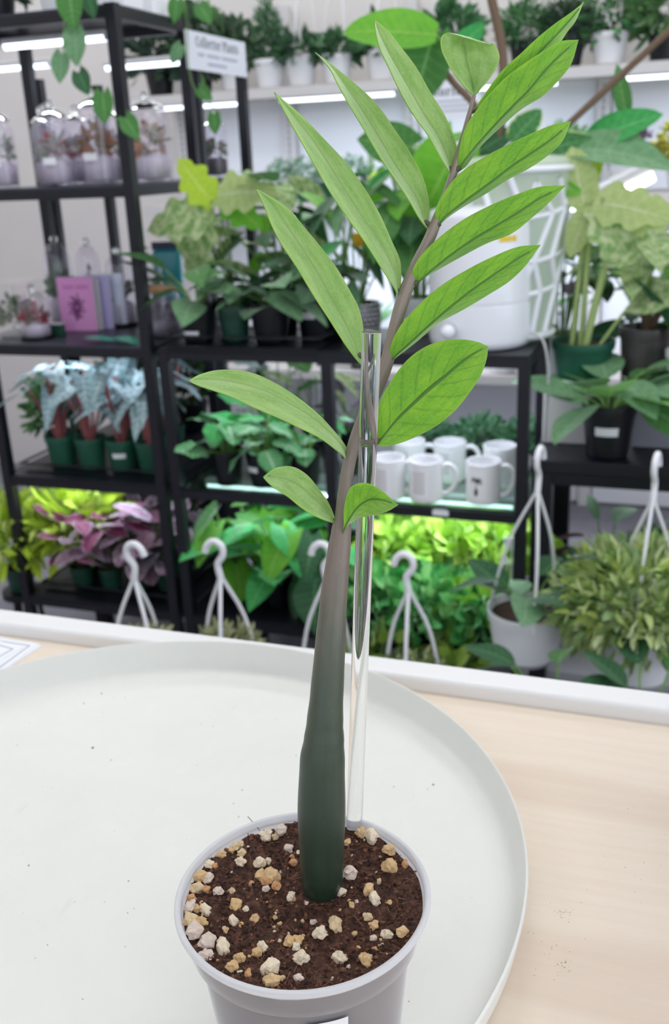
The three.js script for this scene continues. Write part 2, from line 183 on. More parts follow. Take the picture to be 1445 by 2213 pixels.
// foliage too small to pick apart: many little folded blades in one mesh
function bushGeo(o) {
  seed(o.seed || 1); const pos = [], col = [], idx = [], [rx, ry, rz] = o.size, c = o.center || [0, 0, 0], cols = o.colors.map((h) => new THREE.Color(h));
  const d = V(0, 0, 0), s = V(0, 0, 0), n = V(0, 0, 0), p = V(0, 0, 0);
  for (let k = 0; k < o.n; k++) {
    const az = rr(0, Math.PI * 2), ct = rr(o.low ?? -0.5, 1), st = Math.sqrt(1 - ct * ct), q = Math.pow(rnd(), o.fill ?? 0.4);
    d.set(Math.cos(az) * st, ct, Math.sin(az) * st); p.set(c[0] + d.x * rx * q, c[1] + d.y * ry * q, c[2] + d.z * rz * q);
    d.x += rr(-0.6, 0.6); d.y += rr(-0.6, 0.6) + (o.lift || 0); d.z += rr(-0.6, 0.6); d.normalize();
    s.set(rr(-1, 1), rr(-0.3, 0.3), rr(-1, 1)).cross(d).normalize(); n.crossVectors(d, s);
    const L = o.leaf[0] * rr(0.6, 1.25), W = o.leaf[1] * rr(0.7, 1.2), cc = pick(cols), j = rr(0.85, 1.15), b = pos.length / 3;
    const put = (t, w, h) => { pos.push(p.x + d.x * L * t + s.x * W * w + n.x * L * h, p.y + d.y * L * t + s.y * W * w + n.y * L * h, p.z + d.z * L * t + s.z * W * w + n.z * L * h); col.push(cc.r * j, cc.g * j, cc.b * j); };
    put(0, 0, 0); put(0.3, -0.46, 0.08); put(0.4, 0, -0.02); put(0.3, 0.46, 0.08); put(0.72, -0.34, 0.02); put(0.72, 0.34, 0.02); put(1, 0, -0.14);
    idx.push(b, b + 2, b + 1, b, b + 3, b + 2, b + 1, b + 2, b + 4, b + 2, b + 3, b + 5, b + 2, b + 6, b + 4, b + 2, b + 5, b + 6);
  }
  const g = new THREE.BufferGeometry(); g.setAttribute('position', new THREE.Float32BufferAttribute(pos, 3)); g.setAttribute('color', new THREE.Float32BufferAttribute(col, 3)); g.setIndex(idx); g.computeVertexNormals(); return g;
}
const bushMat = phys(0xffffff, 1, { vertexColors: true, side: THREE.DoubleSide, transmission: 0.28, thickness: 0, clearcoat: 0.15, clearcoatRoughness: 0.4 });
function bush(root, o) { const m = part('foliage', bushGeo(o), bushMat, root); m.userData.kind = 'stuff'; return m; }
function potParts(root, r, h, mat, o = {}) {
  const b = r * (o.taper || 0.76);
  part('pot', lathe([[0.0001, 0], [b * 0.96, 0], [b, 0.004], [r * 0.955, h * 0.8], [r, h * 0.81], [r * 1.03, h], [r * 0.97, h], [r * 0.93, h * 0.85], [b * 0.93, 0.006], [0.0001, 0.006]], 32), mat, root, o.potLabel);
  part('soil', lathe([[0.0001, h * 0.87], [r * 0.5, h * 0.88], [r * 0.94, h * 0.86], [r * 0.9, h * 0.7], [0.0001, h * 0.68]], 20), o.soilMat || M.soil, root);
  if (o.tag) { const t = part('label', new THREE.CylinderGeometry(r * 0.965, r * 0.93, h * 0.16, 10, 1, true, -0.45 + (o.tagTurn || 0), 0.9), M.paper, root, 'white sticker'); t.position.y = h * (o.tagY || 0.55); }
}
function wires(root, rim, apex, hookH, r = 0.003, hookTurn = 0, tilt = 0) {
  for (let k = 0; k < 3; k++) {
    const a = tilt + k * Math.PI * 2 / 3, e = V(Math.sin(a) * rim[0], rim[1], Math.cos(a) * rim[0]), top = V(apex[0], apex[1], apex[2]);
    const mid = e.clone().lerp(top, 0.55); mid.x += Math.sin(a) * rim[0] * 0.18; mid.z += Math.cos(a) * rim[0] * 0.18;
    const s = part('strap', tube([e, mid, top], r, 14, 6), M.hanger, root); part('clip', rbox(0.012, 0.02, 0.008, 0.002, e.x, e.y - 0.006, e.z), M.hanger, s);
  }
  const c = Math.cos(hookTurn), sn = Math.sin(hookTurn), q = hookH, P = (u, v) => V(apex[0] + u * c * q, apex[1] + v * q, apex[2] - u * sn * q);
  part('hook', tube([P(0, -0.06), P(0.05, 0.35), P(-0.12, 0.62), P(-0.1, 0.88), P(0.12, 1), P(0.32, 0.86), P(0.4, 0.66)], r * 1.7, 24, 8), M.hanger, root);
}
// ---------- room ----------
const wallTex = dataTex(256, 256, (u, v) => { const n = 4 * fbm(u * 20, v * 20, 3); return [226 + n, 222 + n, 220 + n]; }, true);
const floorTex = dataTex(512, 512, (u, v) => { const n = 16 * fbm(u * 8, v * 8, 5) + 10 * fbm(u * 50, v * 50, 6); return [132 + n, 130 + n, 140 + n]; }, true);
floorTex.repeat.set(3, 3);
const wallMat = std(0xffffff, 0.85, { map: wallTex });
struct('floor', box(6, 0.1, 6.4, -0.5, -0.05, -0.95), std(0xffffff, 0.5, { map: floorTex }), 'grey polished concrete floor', 'floor');
struct('ceiling', box(6, 0.1, 6.4, -0.5, CEILING_Y + 0.05, -0.95), std(0xe6e5e3, 0.9), 'white ceiling', 'ceiling');
struct('wall_back', box(6, CEILING_Y, 0.1, -0.5, CEILING_Y / 2, -4.1), wallMat, 'pale warm grey wall behind the shelving', 'wall');
// shop windows: the one behind the camera is added for frontal fill
const boxes = (l) => mergeGeometries(l.map((q) => box(...q)));
const SILL = 0.55, HEAD = 2.6;
struct('wall_front', boxes([[1.2, CEILING_Y, 0.1, -2.9, CEILING_Y / 2, 2.2], [0.4, CEILING_Y, 0.1, 2.3, CEILING_Y / 2, 2.2], [4.4, SILL, 0.1, -0.1, SILL / 2, 2.2], [4.4, CEILING_Y - HEAD, 0.1, -0.1, (CEILING_Y + HEAD) / 2, 2.2]]), wallMat, 'pale warm grey wall behind the camera with an added fill window', 'wall');
struct('wall_right', boxes([[0.1, CEILING_Y, 2.2, 2.45, CEILING_Y / 2, -3.05], [0.1, CEILING_Y, 0.45, 2.45, CEILING_Y / 2, 2.025], [0.1, SILL, 3.75, 2.45, SILL / 2, -0.075], [0.1, CEILING_Y - HEAD, 3.75, 2.45, (CEILING_Y + HEAD) / 2, -0.075]]), wallMat, 'pale warm grey wall right of the counter with a shop window', 'wall');
function shopWindow(name, label, w, h, x, y, z, turn, power) {
  const t = new THREE.Group(); t.name = name; t.position.set(x, y, z); t.rotation.y = turn; t.userData = { kind: 'structure', label, category: 'window' }; scene.add(t);
  for (const s of [-1, 1]) { part('frame', box(w, 0.05, 0.06, 0, s * (h / 2 - 0.025), 0), M.black, t); part('frame', box(0.05, h - 0.1, 0.06, s * (w / 2 - 0.025), 0, 0), M.black, t); }
  for (let k = 1; k < 3; k++) part('mullion', box(0.05, h - 0.1, 0.06, -w / 2 + k * w / 3, 0, 0), M.black, t);
  for (let k = 0; k < 3; k++) part('pane', box(w / 3 - 0.05, h - 0.1, 0.004, -w / 2 + (k + 0.5) * w / 3, 0, 0), M.glass, t);
  const L = new THREE.RectAreaLight(0xeaf1ff, power, w - 0.1, h - 0.1); L.position.set(0, 0, -0.06); L.castShadow = true; t.add(L);
}
shopWindow('window_1', 'wide window added behind the camera for fill light', 4.4, HEAD - SILL, -0.1, (HEAD + SILL) / 2, 2.2, 0, FRONT_FILL);
shopWindow('window_2', 'wide shop window right of the counter', 3.75, HEAD - SILL, 2.45, (HEAD + SILL) / 2, -0.075, Math.PI / 2, WINDOW_RIGHT);
struct('wall_left', box(0.1, CEILING_Y, 6.4, -3.45, CEILING_Y / 2, -0.95), wallMat, 'pale warm grey wall left of the racks', 'wall');
const panelGlow = new THREE.MeshStandardMaterial({ color: 0xffffff, emissive: 0xfbfcff, emissiveIntensity: 2.5 });
for (const [x, z, where] of [[-2.4, -3.2, 'over the far left rack'], [-0.8, -3.2, 'over the middle of the wall shelving'], [0.8, -3.2, 'over the right end of the wall shelving'], [-2.4, -1.45, 'at the left over the aisle'], [-0.8, -1.45, 'over the aisle in front of the racks'], [0.8, -1.45, 'at the right over the aisle'], [-2.0, 0.9, 'over the left end of the counter'], [0.8, 0.9, 'behind the camera']]) {
  const t = thing('ceiling_light', `flat white ceiling light panel ${where}`, 'light', [x, CEILING_Y - 0.03, z], 'ceiling light panels');
  part('frame', box(1.24, 0.03, 0.64, 0, 0.015, 0), M.housing, t); part('diffuser', box(1.2, 0.008, 0.6, 0, -0.004, 0), panelGlow, t);
  const L = new THREE.RectAreaLight(0xfafbff, CEILING_LIGHT, 1.2, 0.6); L.position.set(0, -0.012, 0); L.rotation.x = -Math.PI / 2; L.castShadow = true; t.add(L);
}
function lightBar(label, x0, x1, y, z, o = {}) {
  const w = x1 - x0, t = thing('light_bar', label, 'light', [(x0 + x1) / 2, y, z], 'shelf light bars');
  part('housing', rbox(w, 0.014, 0.03, 0.004, 0, 0.009, 0), M.housing, t);
  const d = new THREE.CylinderGeometry(0.0095, 0.0095, w * 0.985, 14); d.rotateZ(Math.PI / 2); d.translate(0, -0.001, 0); part('diffuser', d, M.led, t);
  for (const s of [-1, 1]) part('end_cap', rbox(0.006, 0.024, 0.028, 0.002, s * w / 2, 0.003, 0), M.housing, t);
  const L = new THREE.RectAreaLight(0xe2edff, o.power ?? BAR_LIGHT, w * 0.97, 0.02); L.position.set(0, -0.012, 0); L.rotation.x = -Math.PI / 2; L.castShadow = true; t.add(L); return t;
}

// ---------- counter ----------
const CT = 0.992; // counter top
const plyTex = dataTex(2048, 1024, (q, v) => {
  const u = q * 3.2;
  const warp = 0.6 * fbm(u * 2.2, v * 5, 1), g = fbm(u * 5, (v + warp * 0.03) * 160, 2), f = fbm(u * 30, v * 600, 4), band = smooth(0.55, 0.9, Math.sin((v + warp * 0.04) * 46 + 3 * fbm(u * 1.5, v * 3, 8)) * 0.5 + 0.5);
  let c = [236, 222, 204]; c = mixc(c, [222, 200, 176], clamp(0.28 + 0.6 * g) * 0.5 + 0.25 * clamp(f)); return mixc(c, [206, 178, 158], band * 0.34 * clamp(0.5 + 1.4 * fbm(u * 2, v * 4, 9)));
}, true);
const ply = phys(0xffffff, 0.5, { map: plyTex, clearcoat: 0.12, clearcoatRoughness: 0.4 });
function metreUV(g, sx = 1, sz = 1) { const p = g.attributes.position, uv = g.attributes.uv; for (let i = 0; i < p.count; i++) uv.setXY(i, (p.getX(i) + 1.8) * sx, (p.getZ(i) + 0.8) * sz); return g; }
{
  const t = thing('sales_counter', 'long birch plywood sales counter with a raised white back edge', 'counter', [0, 0, 0]);
  part('counter_top', metreUV(box(3.0, 0.036, 1.05, -0.2, CT - 0.018, -0.205), 1 / 3.2, 1 / 1.2), ply, t, 'pale birch plywood top');
  part('edge_trim', rbox(3.0, 0.05, 0.03, 0.0055, -0.2, CT - 0.012, -0.72, 4), phys(0xf0efee, 0.35, { clearcoat: 0.3 }), t, 'white painted raised edge strip');
  part('front_panel', box(3.0, CT - 0.037, 0.02, -0.2, (CT - 0.037) / 2, -0.712), M.white, t, 'white front board');
}
// printed cards on the counter
const cardTex = canvasTex(512, 320, (c, w, h) => { c.fillStyle = '#f3f5fb'; c.fillRect(0, 0, w, h); c.strokeStyle = '#8c919c'; c.lineWidth = 7; c.strokeRect(34, 34, w - 68, h - 68); });
const cardMats = [M.paper, M.paper, std(0xffffff, 0.6, { map: cardTex }), M.paper, M.paper, M.paper];
[[-0.6045, -0.6675, 0.0005, -0.02, 'lowest card of the small stack, bottom edge showing'], [-0.6065, -0.6655, 0.0012, 0.06, 'middle card of the small stack by the counter edge'], [-0.6205, -0.6615, 0.0019, -0.1, 'top card of the small stack, grey border line nearest the tray']].forEach(([x, z, y, a, l]) => {
  const m = whole('printed_card', new THREE.BoxGeometry(0.098, 0.0006, 0.062), cardMats, `white printed ${l}`, 'card', [x, CT + y, z], 'stack of bordered white cards'); m.rotation.y = a - 0.08;
});
// unseen dark stand of guessed form, added to shade the plywood at the right
{
  const t = thing('unseen_stand', 'unseen dark grey stand added to shade the plywood right of the tray', 'tablet stand', [0.12, CT, -0.56]);
  part('base', rbox(0.1, 0.012, 0.16, 0.004, 0, 0.006, 0), M.blackPlastic, t); part('neck', rbox(0.03, 0.12, 0.05, 0.006, 0.01, 0.07, 0), M.blackPlastic, t);
  const s = part('tablet', rbox(0.014, 0.17, 0.24, 0.005, 0, 0, 0), M.blackPlastic, t); s.position.set(-0.005, 0.175, 0); s.rotation.z = -0.25;
}
// round tray
const trayMat = phys(0xeeeeea, 0.42, { clearcoat: 0.15, clearcoatRoughness: 0.5, map: dataTex(512, 512, (u, v) => { const n = 3 * fbm(u * 12, v * 12, 21), s = smooth(0.42, 0.6, fbm(u * 40, v * 9, 22)) * 5; return [250 + n - s, 250 + n - s, 247 + n - s]; }, true) });
const TRAY = [-0.322, CT, -0.437];
{
  const g = lathe([[0.0001, 0.002], [0.12, 0.002], [0.252, 0.002], [0.2575, 0.0034], [0.2605, 0.0068], [0.2625, 0.013], [0.2648, 0.026], [0.2655, 0.0268], [0.2664, 0.0263], [0.2668, 0.025], [0.2645, 0.011], [0.262, 0.004], [0.256, 0.0003], [0.0001, 0.0003]], 160);
  const p = g.attributes.position, uv = g.attributes.uv; for (let i = 0; i < p.count; i++) uv.setXY(i, p.getX(i) * 2, p.getZ(i) * 2);
  whole('round_tray', g, trayMat, 'large round white metal tray with a low flared wall', 'tray', TRAY);
}
function crumbs(name, label, list, y) {
  const gs = list.map(([x, z, s]) => { const g = new THREE.TetrahedronGeometry(s, 0); g.scale(rr(0.6, 1.5), 0.5, rr(0.6, 1.3)); g.rotateY(rr(0, 6)); g.translate(x, y + s * 0.25, z); return g; });
  const m = whole(name, mergeGeometries(gs), std(0x2b2019, 0.95), label, 'soil crumbs'); m.userData.kind = 'stuff';
}
seed(11);
{
  const a = []; for (let k = 0; k < 130; k++) { const r = 0.245 * Math.sqrt(rnd()), q = rr(0, 6.283); a.push([TRAY[0] + r * Math.cos(q), TRAY[2] + r * Math.sin(q), rr(0.0002, 0.0007) * (rnd() < 0.12 ? 1.9 : 1)]); }
  crumbs('tray_soil_crumbs', 'tiny dark soil specks scattered over the white tray', a, CT + 0.002);
  const b = []; for (const [cx, cz, n, s] of [[-0.037, -0.478, 26, 0.006], [-0.034, -0.437, 30, 0.008], [-0.005, -0.52, 22, 0.05], [-0.05, -0.45, 20, 0.02], [0.0, -0.62, 14, 0.05]]) for (let k = 0; k < n; k++) b.push([cx + rr(-1, 1) * s * rnd() * 1.6, cz + rr(-1, 1) * s * rnd() * 1.6, rr(0.00015, 0.0004)]);
  crumbs('counter_soil_crumbs', 'dark soil specks spilled on the plywood right of the tray', b, CT);
}

// ---------- the potted cutting in front ----------
{
  const PX = -0.146, PY = CT + 0.002, PZ = -0.3405, t = thing('potted_zamioculcas', 'tall potted cutting with swollen dark green stem base in a clear nursery pot', 'potted plant', [PX, PY, PZ]);
  const clear = phys(0xeceaee, 0.9, { transmission: 0.78, thickness: 0, side: THREE.DoubleSide, clearcoat: 0.3, clearcoatRoughness: 0.25 });
  const H = 0.103;
  const pot = part('pot', lathe([[0.0001, 0.001], [0.041, 0.001], [0.0425, 0.003], [0.0512, H - 0.0205], [0.0526, H - 0.0195], [0.0552, H - 0.018], [0.0575, H - 0.003]], 96), clear, t, 'frosted clear plastic nursery pot');
  part('rim', lathe([[0.0572, H - 0.004], [0.0594, H - 0.0036], [0.0602, H - 0.002], [0.0601, H - 0.0004], [0.059, H + 0.0002], [0.0574, H - 0.0004], [0.0572, H - 0.004]], 96), phys(0xf2f2f4, 0.8, { transmission: 0.5, thickness: 0, side: THREE.DoubleSide, clearcoat: 0.4, clearcoatRoughness: 0.2 }), pot, 'rolled frosted plastic rim');
  const sticker = part('label', new THREE.CylinderGeometry(0.0522, 0.049, 0.03, 16, 1, true, 0.36, 0.36), M.paper, t, 'white paper sticker'); sticker.position.y = H - 0.0405; sticker.rotation.y = 0;
  // soil
  const soilTex = dataTex(512, 512, (u, v) => { const n = fbm(u * 24, v * 24, 31), f = fbm(u * 90, v * 90, 32); return mixc([44, 26, 20], [116, 76, 56], clamp(0.42 + 0.9 * n + 0.6 * f)); }, true);
  const SH = (x, z) => H - 0.0085 + 0.0022 * noise.noise(x * 60, z * 60, 1) + 0.0016 * noise.noise(x * 190, z * 190, 4) - 0.004 * Math.exp(-((x + 0.006) ** 2 + (z - 0.012) ** 2) / 0.00025) + 0.0035 * smooth(0.035, 0.056, Math.hypot(x, z));
  const sp = [], su = [], si = [], NR = 46, NA = 120;
  for (let i = 0; i <= NR; i++) for (let j = 0; j <= NA; j++) { const r = 0.0562 * i / NR, a = j / NA * Math.PI * 2, x = r * Math.cos(a), z = r * Math.sin(a); sp.push(x, SH(x, z), z); su.push(x * 12, z * 12); }
  for (let i = 0; i < NR; i++) for (let j = 0; j < NA; j++) { const a = i * (NA + 1) + j, b = a + NA + 1; si.push(a, a + 1, b, b, a + 1, b + 1); }
  const sg = new THREE.BufferGeometry(); sg.setAttribute('position', new THREE.Float32BufferAttribute(sp, 3)); sg.setAttribute('uv', new THREE.Float32BufferAttribute(su, 2)); sg.setIndex(si); sg.computeVertexNormals();
  const soilMat = std(0xffffff, 0.95, { map: soilTex });
  const soil = part('soil', sg, soilMat, t, 'dark brown coco potting mix');
  part('root_ball', lathe([[0.0562, H - 0.007], [0.0546, H - 0.0168], [0.0516, H - 0.0195], [0.0505, H - 0.021], [0.0418, 0.004], [0.0001, 0.003]], 64), std(0xffffff, 0.9, { map: soilTex }), soil);
  // crumbs and fibres
  seed(5);
  const cp = [], cc = [], palette = [0x3a231b, 0x55362a, 0x2a1813, 0x6d4937, 0x4a2c22, 0x7a5541].map((h) => new THREE.Color(h));
  const gs = [];
  for (let k = 0; k < 2600; k++) {
    const r = 0.0555 * Math.sqrt(rnd()), a = rr(0, 6.2832), x = r * Math.cos(a), z = r * Math.sin(a), s = rr(0.0003, 0.0011);
    const fibre = rnd() < 0.3, g = fibre ? new THREE.BoxGeometry(s * 6, s * 0.35, s * 0.35) : new THREE.OctahedronGeometry(s * 1.2, 0);
    const gg = g.index ? g.toNonIndexed() : g; gg.scale(rr(0.7, 1.3), rr(0.6, 1.2), rr(0.7, 1.3)); gg.rotateZ(rr(-0.5, 0.5)); gg.rotateY(rr(0, 6.3)); gg.translate(x, SH(x, z) + s * 0.4, z);
    const c = pick(palette), n = gg.attributes.position.count, arr = new Float32Array(n * 3); for (let i = 0; i < n; i++) arr.set([c.r, c.g, c.b], i * 3); gg.setAttribute('color', new THREE.BufferAttribute(arr, 3)); gs.push(gg);
  }
  const cr = part('soil_crumbs', mergeGeometries(gs), std(0xffffff, 0.95, { vertexColors: true }), soil); cr.userData.kind = 'stuff';
  part('root_fibre', tube([[-0.034, H - 0.007, -0.036], [-0.04, H - 0.003, -0.04], [-0.047, H + 0.001, -0.043]], 0.00018, 8, 4), std(0x3a2a22, 0.9), soil);
  // pumice and perlite
  const pebG = []; for (let v = 0; v < 6; v++) { const g = new THREE.IcosahedronGeometry(0.5, 2), p = g.attributes.position; for (let i = 0; i < p.count; i++) { const x = p.getX(i), y = p.getY(i), z = p.getZ(i), k = 1 + 0.55 * noise.noise(x * 2.6 + v * 9, y * 2.6, z * 2.6) + 0.25 * noise.noise(x * 6 + v, y * 6, z * 6); p.setXYZ(i, x * k, y * k * 0.85, z * k * (0.75 + 0.08 * v)); } g.computeVertexNormals(); pebG.push(g); }
  const pebM = [0xdcc49c, 0xd6b482, 0xe6d6bc, 0xc99a6c, 0xdccabc, 0xd9b88a].map((h, i) => std(0xffffff, 0.9, { map: dataTex(64, 64, (u, v) => { const c = new THREE.Color(h), n = 14 * fbm(u * 9, v * 9, i * 5) + (fbm(u * 22, v * 22, i) > 0.33 ? -36 : 0); return [c.r ** (1 / 2.2) * 255 + n, c.g ** (1 / 2.2) * 255 + n, c.b ** (1 / 2.2) * 255 + n]; }, true) }));
  for (const [x, z, s] of PEBBLES) {
    const r = Math.hypot(x, z), q = r > 53.5 ? 53.5 / r : 1, X = x * q / 1000, Z = z * q / 1000;
    const m = part('pumice_stone', pick(pebG), pick(pebM), soil); m.position.set(X, SH(X, Z) + s * 0.0003, Z); m.scale.setScalar(s * 0.001 * 1.22); m.rotation.set(rr(-0.4, 0.4), rr(0, 6.3), rr(-0.4, 0.4));
  }
  for (let k = 0; k < 70; k++) { const r = 0.053 * Math.sqrt(rnd()), a = rr(0, 6.2832), X = r * Math.cos(a), Z = r * Math.sin(a); if (Math.hypot(X - 0.004, Z + 0.014) < 0.012) continue; const m = part('pumice_stone', pick(pebG), pick(pebM), soil); m.position.set(X, SH(X, Z) + 0.0003, Z); m.scale.setScalar(rr(0.0009, 0.002)); m.rotation.y = rr(0, 6.3); }
  // stem: swollen green foot, mauve-brown rachis
  const O = V(-0.14315 - PX, 1.086 - PY, -0.35915 - PZ), S = HERO_STEM;
  const curve = new THREE.CatmullRomCurve3(S.map((s) => V(s[0], s[1], s[2]).multiplyScalar(0.001).add(O)), false, 'catmullrom', 0.5);
  const N = 150, NS = 28, vp = [], vu = [], vi = [], pts = []; for (let i = 0; i <= N; i++) pts.push(curve.getPoint(i / N));
  for (let i = 0; i <= N; i++) {
    const f = i / N * (S.length - 1), k = Math.min(S.length - 2, Math.floor(f)), w = f - k, sm = w * w * (3 - 2 * w), R = (S[k][3] * (1 - sm) + S[k + 1][3] * sm) * 0.001;
    const T = curve.getTangent(i / N), X = V(0, 0, 1).cross(T).normalize().negate(), Y = T.clone().cross(X).normalize();
    for (let j = 0; j <= NS; j++) { const a = j / NS * Math.PI * 2, q = pts[i].clone().addScaledVector(X, Math.cos(a) * R).addScaledVector(Y, Math.sin(a) * R); vp.push(q.x, q.y, q.z); vu.push(j / NS, clamp((pts[i].y - O.y) / 0.36)); }
  }
  for (let i = 0; i < N; i++) for (let j = 0; j < NS; j++) { const a = i * (NS + 1) + j, b = a + NS + 1; vi.push(a, b, a + 1, b, b + 1, a + 1); }
  const stg = new THREE.BufferGeometry(); stg.setAttribute('position', new THREE.Float32BufferAttribute(vp, 3)); stg.setAttribute('uv', new THREE.Float32BufferAttribute(vu, 2)); stg.setIndex(vi); stg.computeVertexNormals();
  const stemTex = dataTex(256, 1024, (u, v) => {
    const n = fbm(u * 6, v * 26, 41), st = fbm(u * 34, v * 8, 42), y = v * 360 + n * 16;
    let c = mixc([34, 56, 40], [70, 82, 66], smooth(50, 120, y)); c = mixc(c, [134, 118, 108], smooth(105, 175, y + st * 30)); c = mixc(c, [150, 134, 122], smooth(180, 300, y));
    c = mixc(c, [c[0] * 0.86, c[1] * 0.88, c[2] * 0.86], clamp(0.5 + st)); const dot = fbm(u * 60, v * 240, 43); return dot > 0.52 ? mixc(c, [190, 196, 180], 0.5) : c;
  });
  part('stem', stg, phys(0xffffff, 0.5, { map: stemTex, clearcoat: 0.35, clearcoatRoughness: 0.35 }), t, 'thick stem with swollen dark green foot');
  // leaflets
  const heroTex = (o) => dataTex(192, 512, (u, v) => {
    const a = Math.abs(u - 0.5) * 2, side = u < 0.5 ? 1 : 0, m = 0.6 * fbm(u * 3.5 + o.z, v * 7, o.z) + 0.6 * fbm(u * 9, v * 3.5 + a * 1.2, o.z + 9), fine = fbm(u * 26, v * 60, o.z + 2), net = Math.abs(fbm(u * 9, v * 22, o.z + 5));
    let c = mixc(o.a, o.b, clamp(0.5 + 1.5 * m)); c = mixc(c, o.c, clamp(0.5 * fine + 0.2));
    const ph = v * 9 - a * 1.6 + 0.25 * m + side * 0.5, f = Math.abs((((ph % 1) + 1) % 1) - 0.5) * 2; c = mixc(c, o.v, smooth(0.7, 1, f) * 0.75 * (o.vs ?? 0.5) * smooth(0.02, 0.2, a) * (1 - 0.5 * a));
    c = mixc(c, o.v, smooth(0.05, 0, net) * (o.vs ?? 0.5) * 0.25); c = mixc(c, o.v, smooth(0.075, 0.02, a) * (o.ms ?? 0.8)); return mixc(c, o.e, smooth(0.93, 0.99, a) * 0.7);
  });
  const hm = (o) => phys(0xffffff, 1, { map: heroTex(o), side: THREE.DoubleSide, transmission: o.t, thickness: 0, clearcoat: o.g, clearcoatRoughness: 0.42 });
  // every leaflet has the same two faces: one green, one paler, each in random mottlings
  const greenMats = [51, 57, 63, 69].map((z) => hm({ a: [158, 216, 44], b: [116, 188, 32], c: [180, 228, 74], v: [60, 112, 26], e: [166, 204, 74], vs: 0.34, ms: 0.75, z, t: 0.5, g: 0.3 }));
  const paleMats = [53, 59, 65].map((z) => hm({ a: [196, 224, 142], b: [156, 200, 98], c: [220, 236, 182], v: [150, 184, 100], e: [206, 222, 140], vs: 0.2, ms: 0.5, z, t: 0.5, g: 0.4 }));
  for (const k in HERO_LEAVES) {
    const st = HERO_LEAVES[k], rows = st.map((r) => (r.length === 1 ? [r[0], r[0], r[0]] : r)), crv = [0, 1, 2].map((c) => new THREE.CatmullRomCurve3(rows.map((r) => V(...r[c]).multiplyScalar(0.001).add(O)), false, 'centripetal'));
    const NU = 36, NV = 12, p = [], uv = [], ix = [];
    for (let i = 0; i <= NU; i++) {
      const e = i / NU, q = crv.map((c) => c.getPoint(e));
      for (let c = 0; c <= NV + 1; c++) { // the midrib column is doubled so that the two halves meet in a crease
        const j = c > NV / 2 ? c - 1 : c, s = -1 + 2 * j / NV, a = Math.abs(s), edge = s < 0 ? q[0] : q[2], pt = q[1].clone().lerp(edge, a); // slightly cupped halves
        const cup = 0.16 * a * (1 - a) * q[1].distanceTo(edge); pt.x += cup * 0.34; pt.z += cup * 0.94; pt.y += cup * 0.3; p.push(pt.x, pt.y, pt.z); uv.push(j / NV, e);
      }
    }
    for (let i = 0; i < NU; i++) for (let j = 0; j <= NV; j++) { if (j === NV / 2) continue; const a = i * (NV + 2) + j, b = a + NV + 2; ix.push(a, b, a + 1, b, b + 1, a + 1); }
    const g = new THREE.BufferGeometry(); g.setAttribute('position', new THREE.Float32BufferAttribute(p, 3)); g.setAttribute('uv', new THREE.Float32BufferAttribute(uv, 2)); g.setIndex(ix); g.computeVertexNormals();
    // the left row and the tip leaf show the paler face, the right row the green one
    const shown = k[0] !== 'R', lf = part('leaflet', g, shown ? pick(paleMats) : pick(greenMats), t), back = g.clone(), nn = g.attributes.normal, bp = back.attributes.position;
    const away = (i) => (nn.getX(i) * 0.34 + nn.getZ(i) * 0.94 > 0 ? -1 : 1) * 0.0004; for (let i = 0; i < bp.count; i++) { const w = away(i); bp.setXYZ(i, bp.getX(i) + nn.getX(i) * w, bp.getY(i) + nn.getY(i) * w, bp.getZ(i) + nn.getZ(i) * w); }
    part(shown ? 'green_face' : 'pale_face', back, shown ? pick(greenMats) : pick(paleMats), lf);
    const mid = []; for (let i = 0; i <= 14; i++) { const q = crv[1].getPoint(i / 14 * 0.93); mid.push(q); }
    const stalk = mid[0].clone(), near = pts.reduce((b, q) => (q.distanceTo(stalk) < b.distanceTo(stalk) ? q : b), pts[0]);
    if (!shown) part('midrib', tube([near, ...mid], 0.00042, 30, 6), std(0x4a7a2a, 0.6), lf);
    if (near.distanceTo(stalk) > 0.0005) part('petiole', tube([near, near.clone().lerp(mid[1], 0.5), mid[1]], 0.0012, 6, 7), std(0x5d5a44, 0.6), lf);
  }
}
// clear support rod pushed into the pot
{
  const a = V(-0.13921, 1.081, -0.39556), b = V(-0.12014, 1.35176, -0.39163), L = a.distanceTo(b), r = 0.0041;
  const g = lathe([[0.0001, 0], [r * 0.4, 0.0004], [r * 0.75, 0.0016], [r * 0.95, 0.003], [r, 0.0045], [r, L - 0.0004], [r - 0.0003, L], [0.0001, L]], 40);
  const m = whole('support_rod', g, phys(0xffffff, 0.01, { transmission: 1, thickness: 0.008, ior: 1.49, attenuationColor: new THREE.Color(0xeef4f2), attenuationDistance: 0.3 }), 'clear glossy acrylic support rod standing in the soil beside the stem', 'rod', a.toArray());
  m.quaternion.setFromUnitVectors(V(0, 1, 0), b.clone().sub(a).normalize());
}
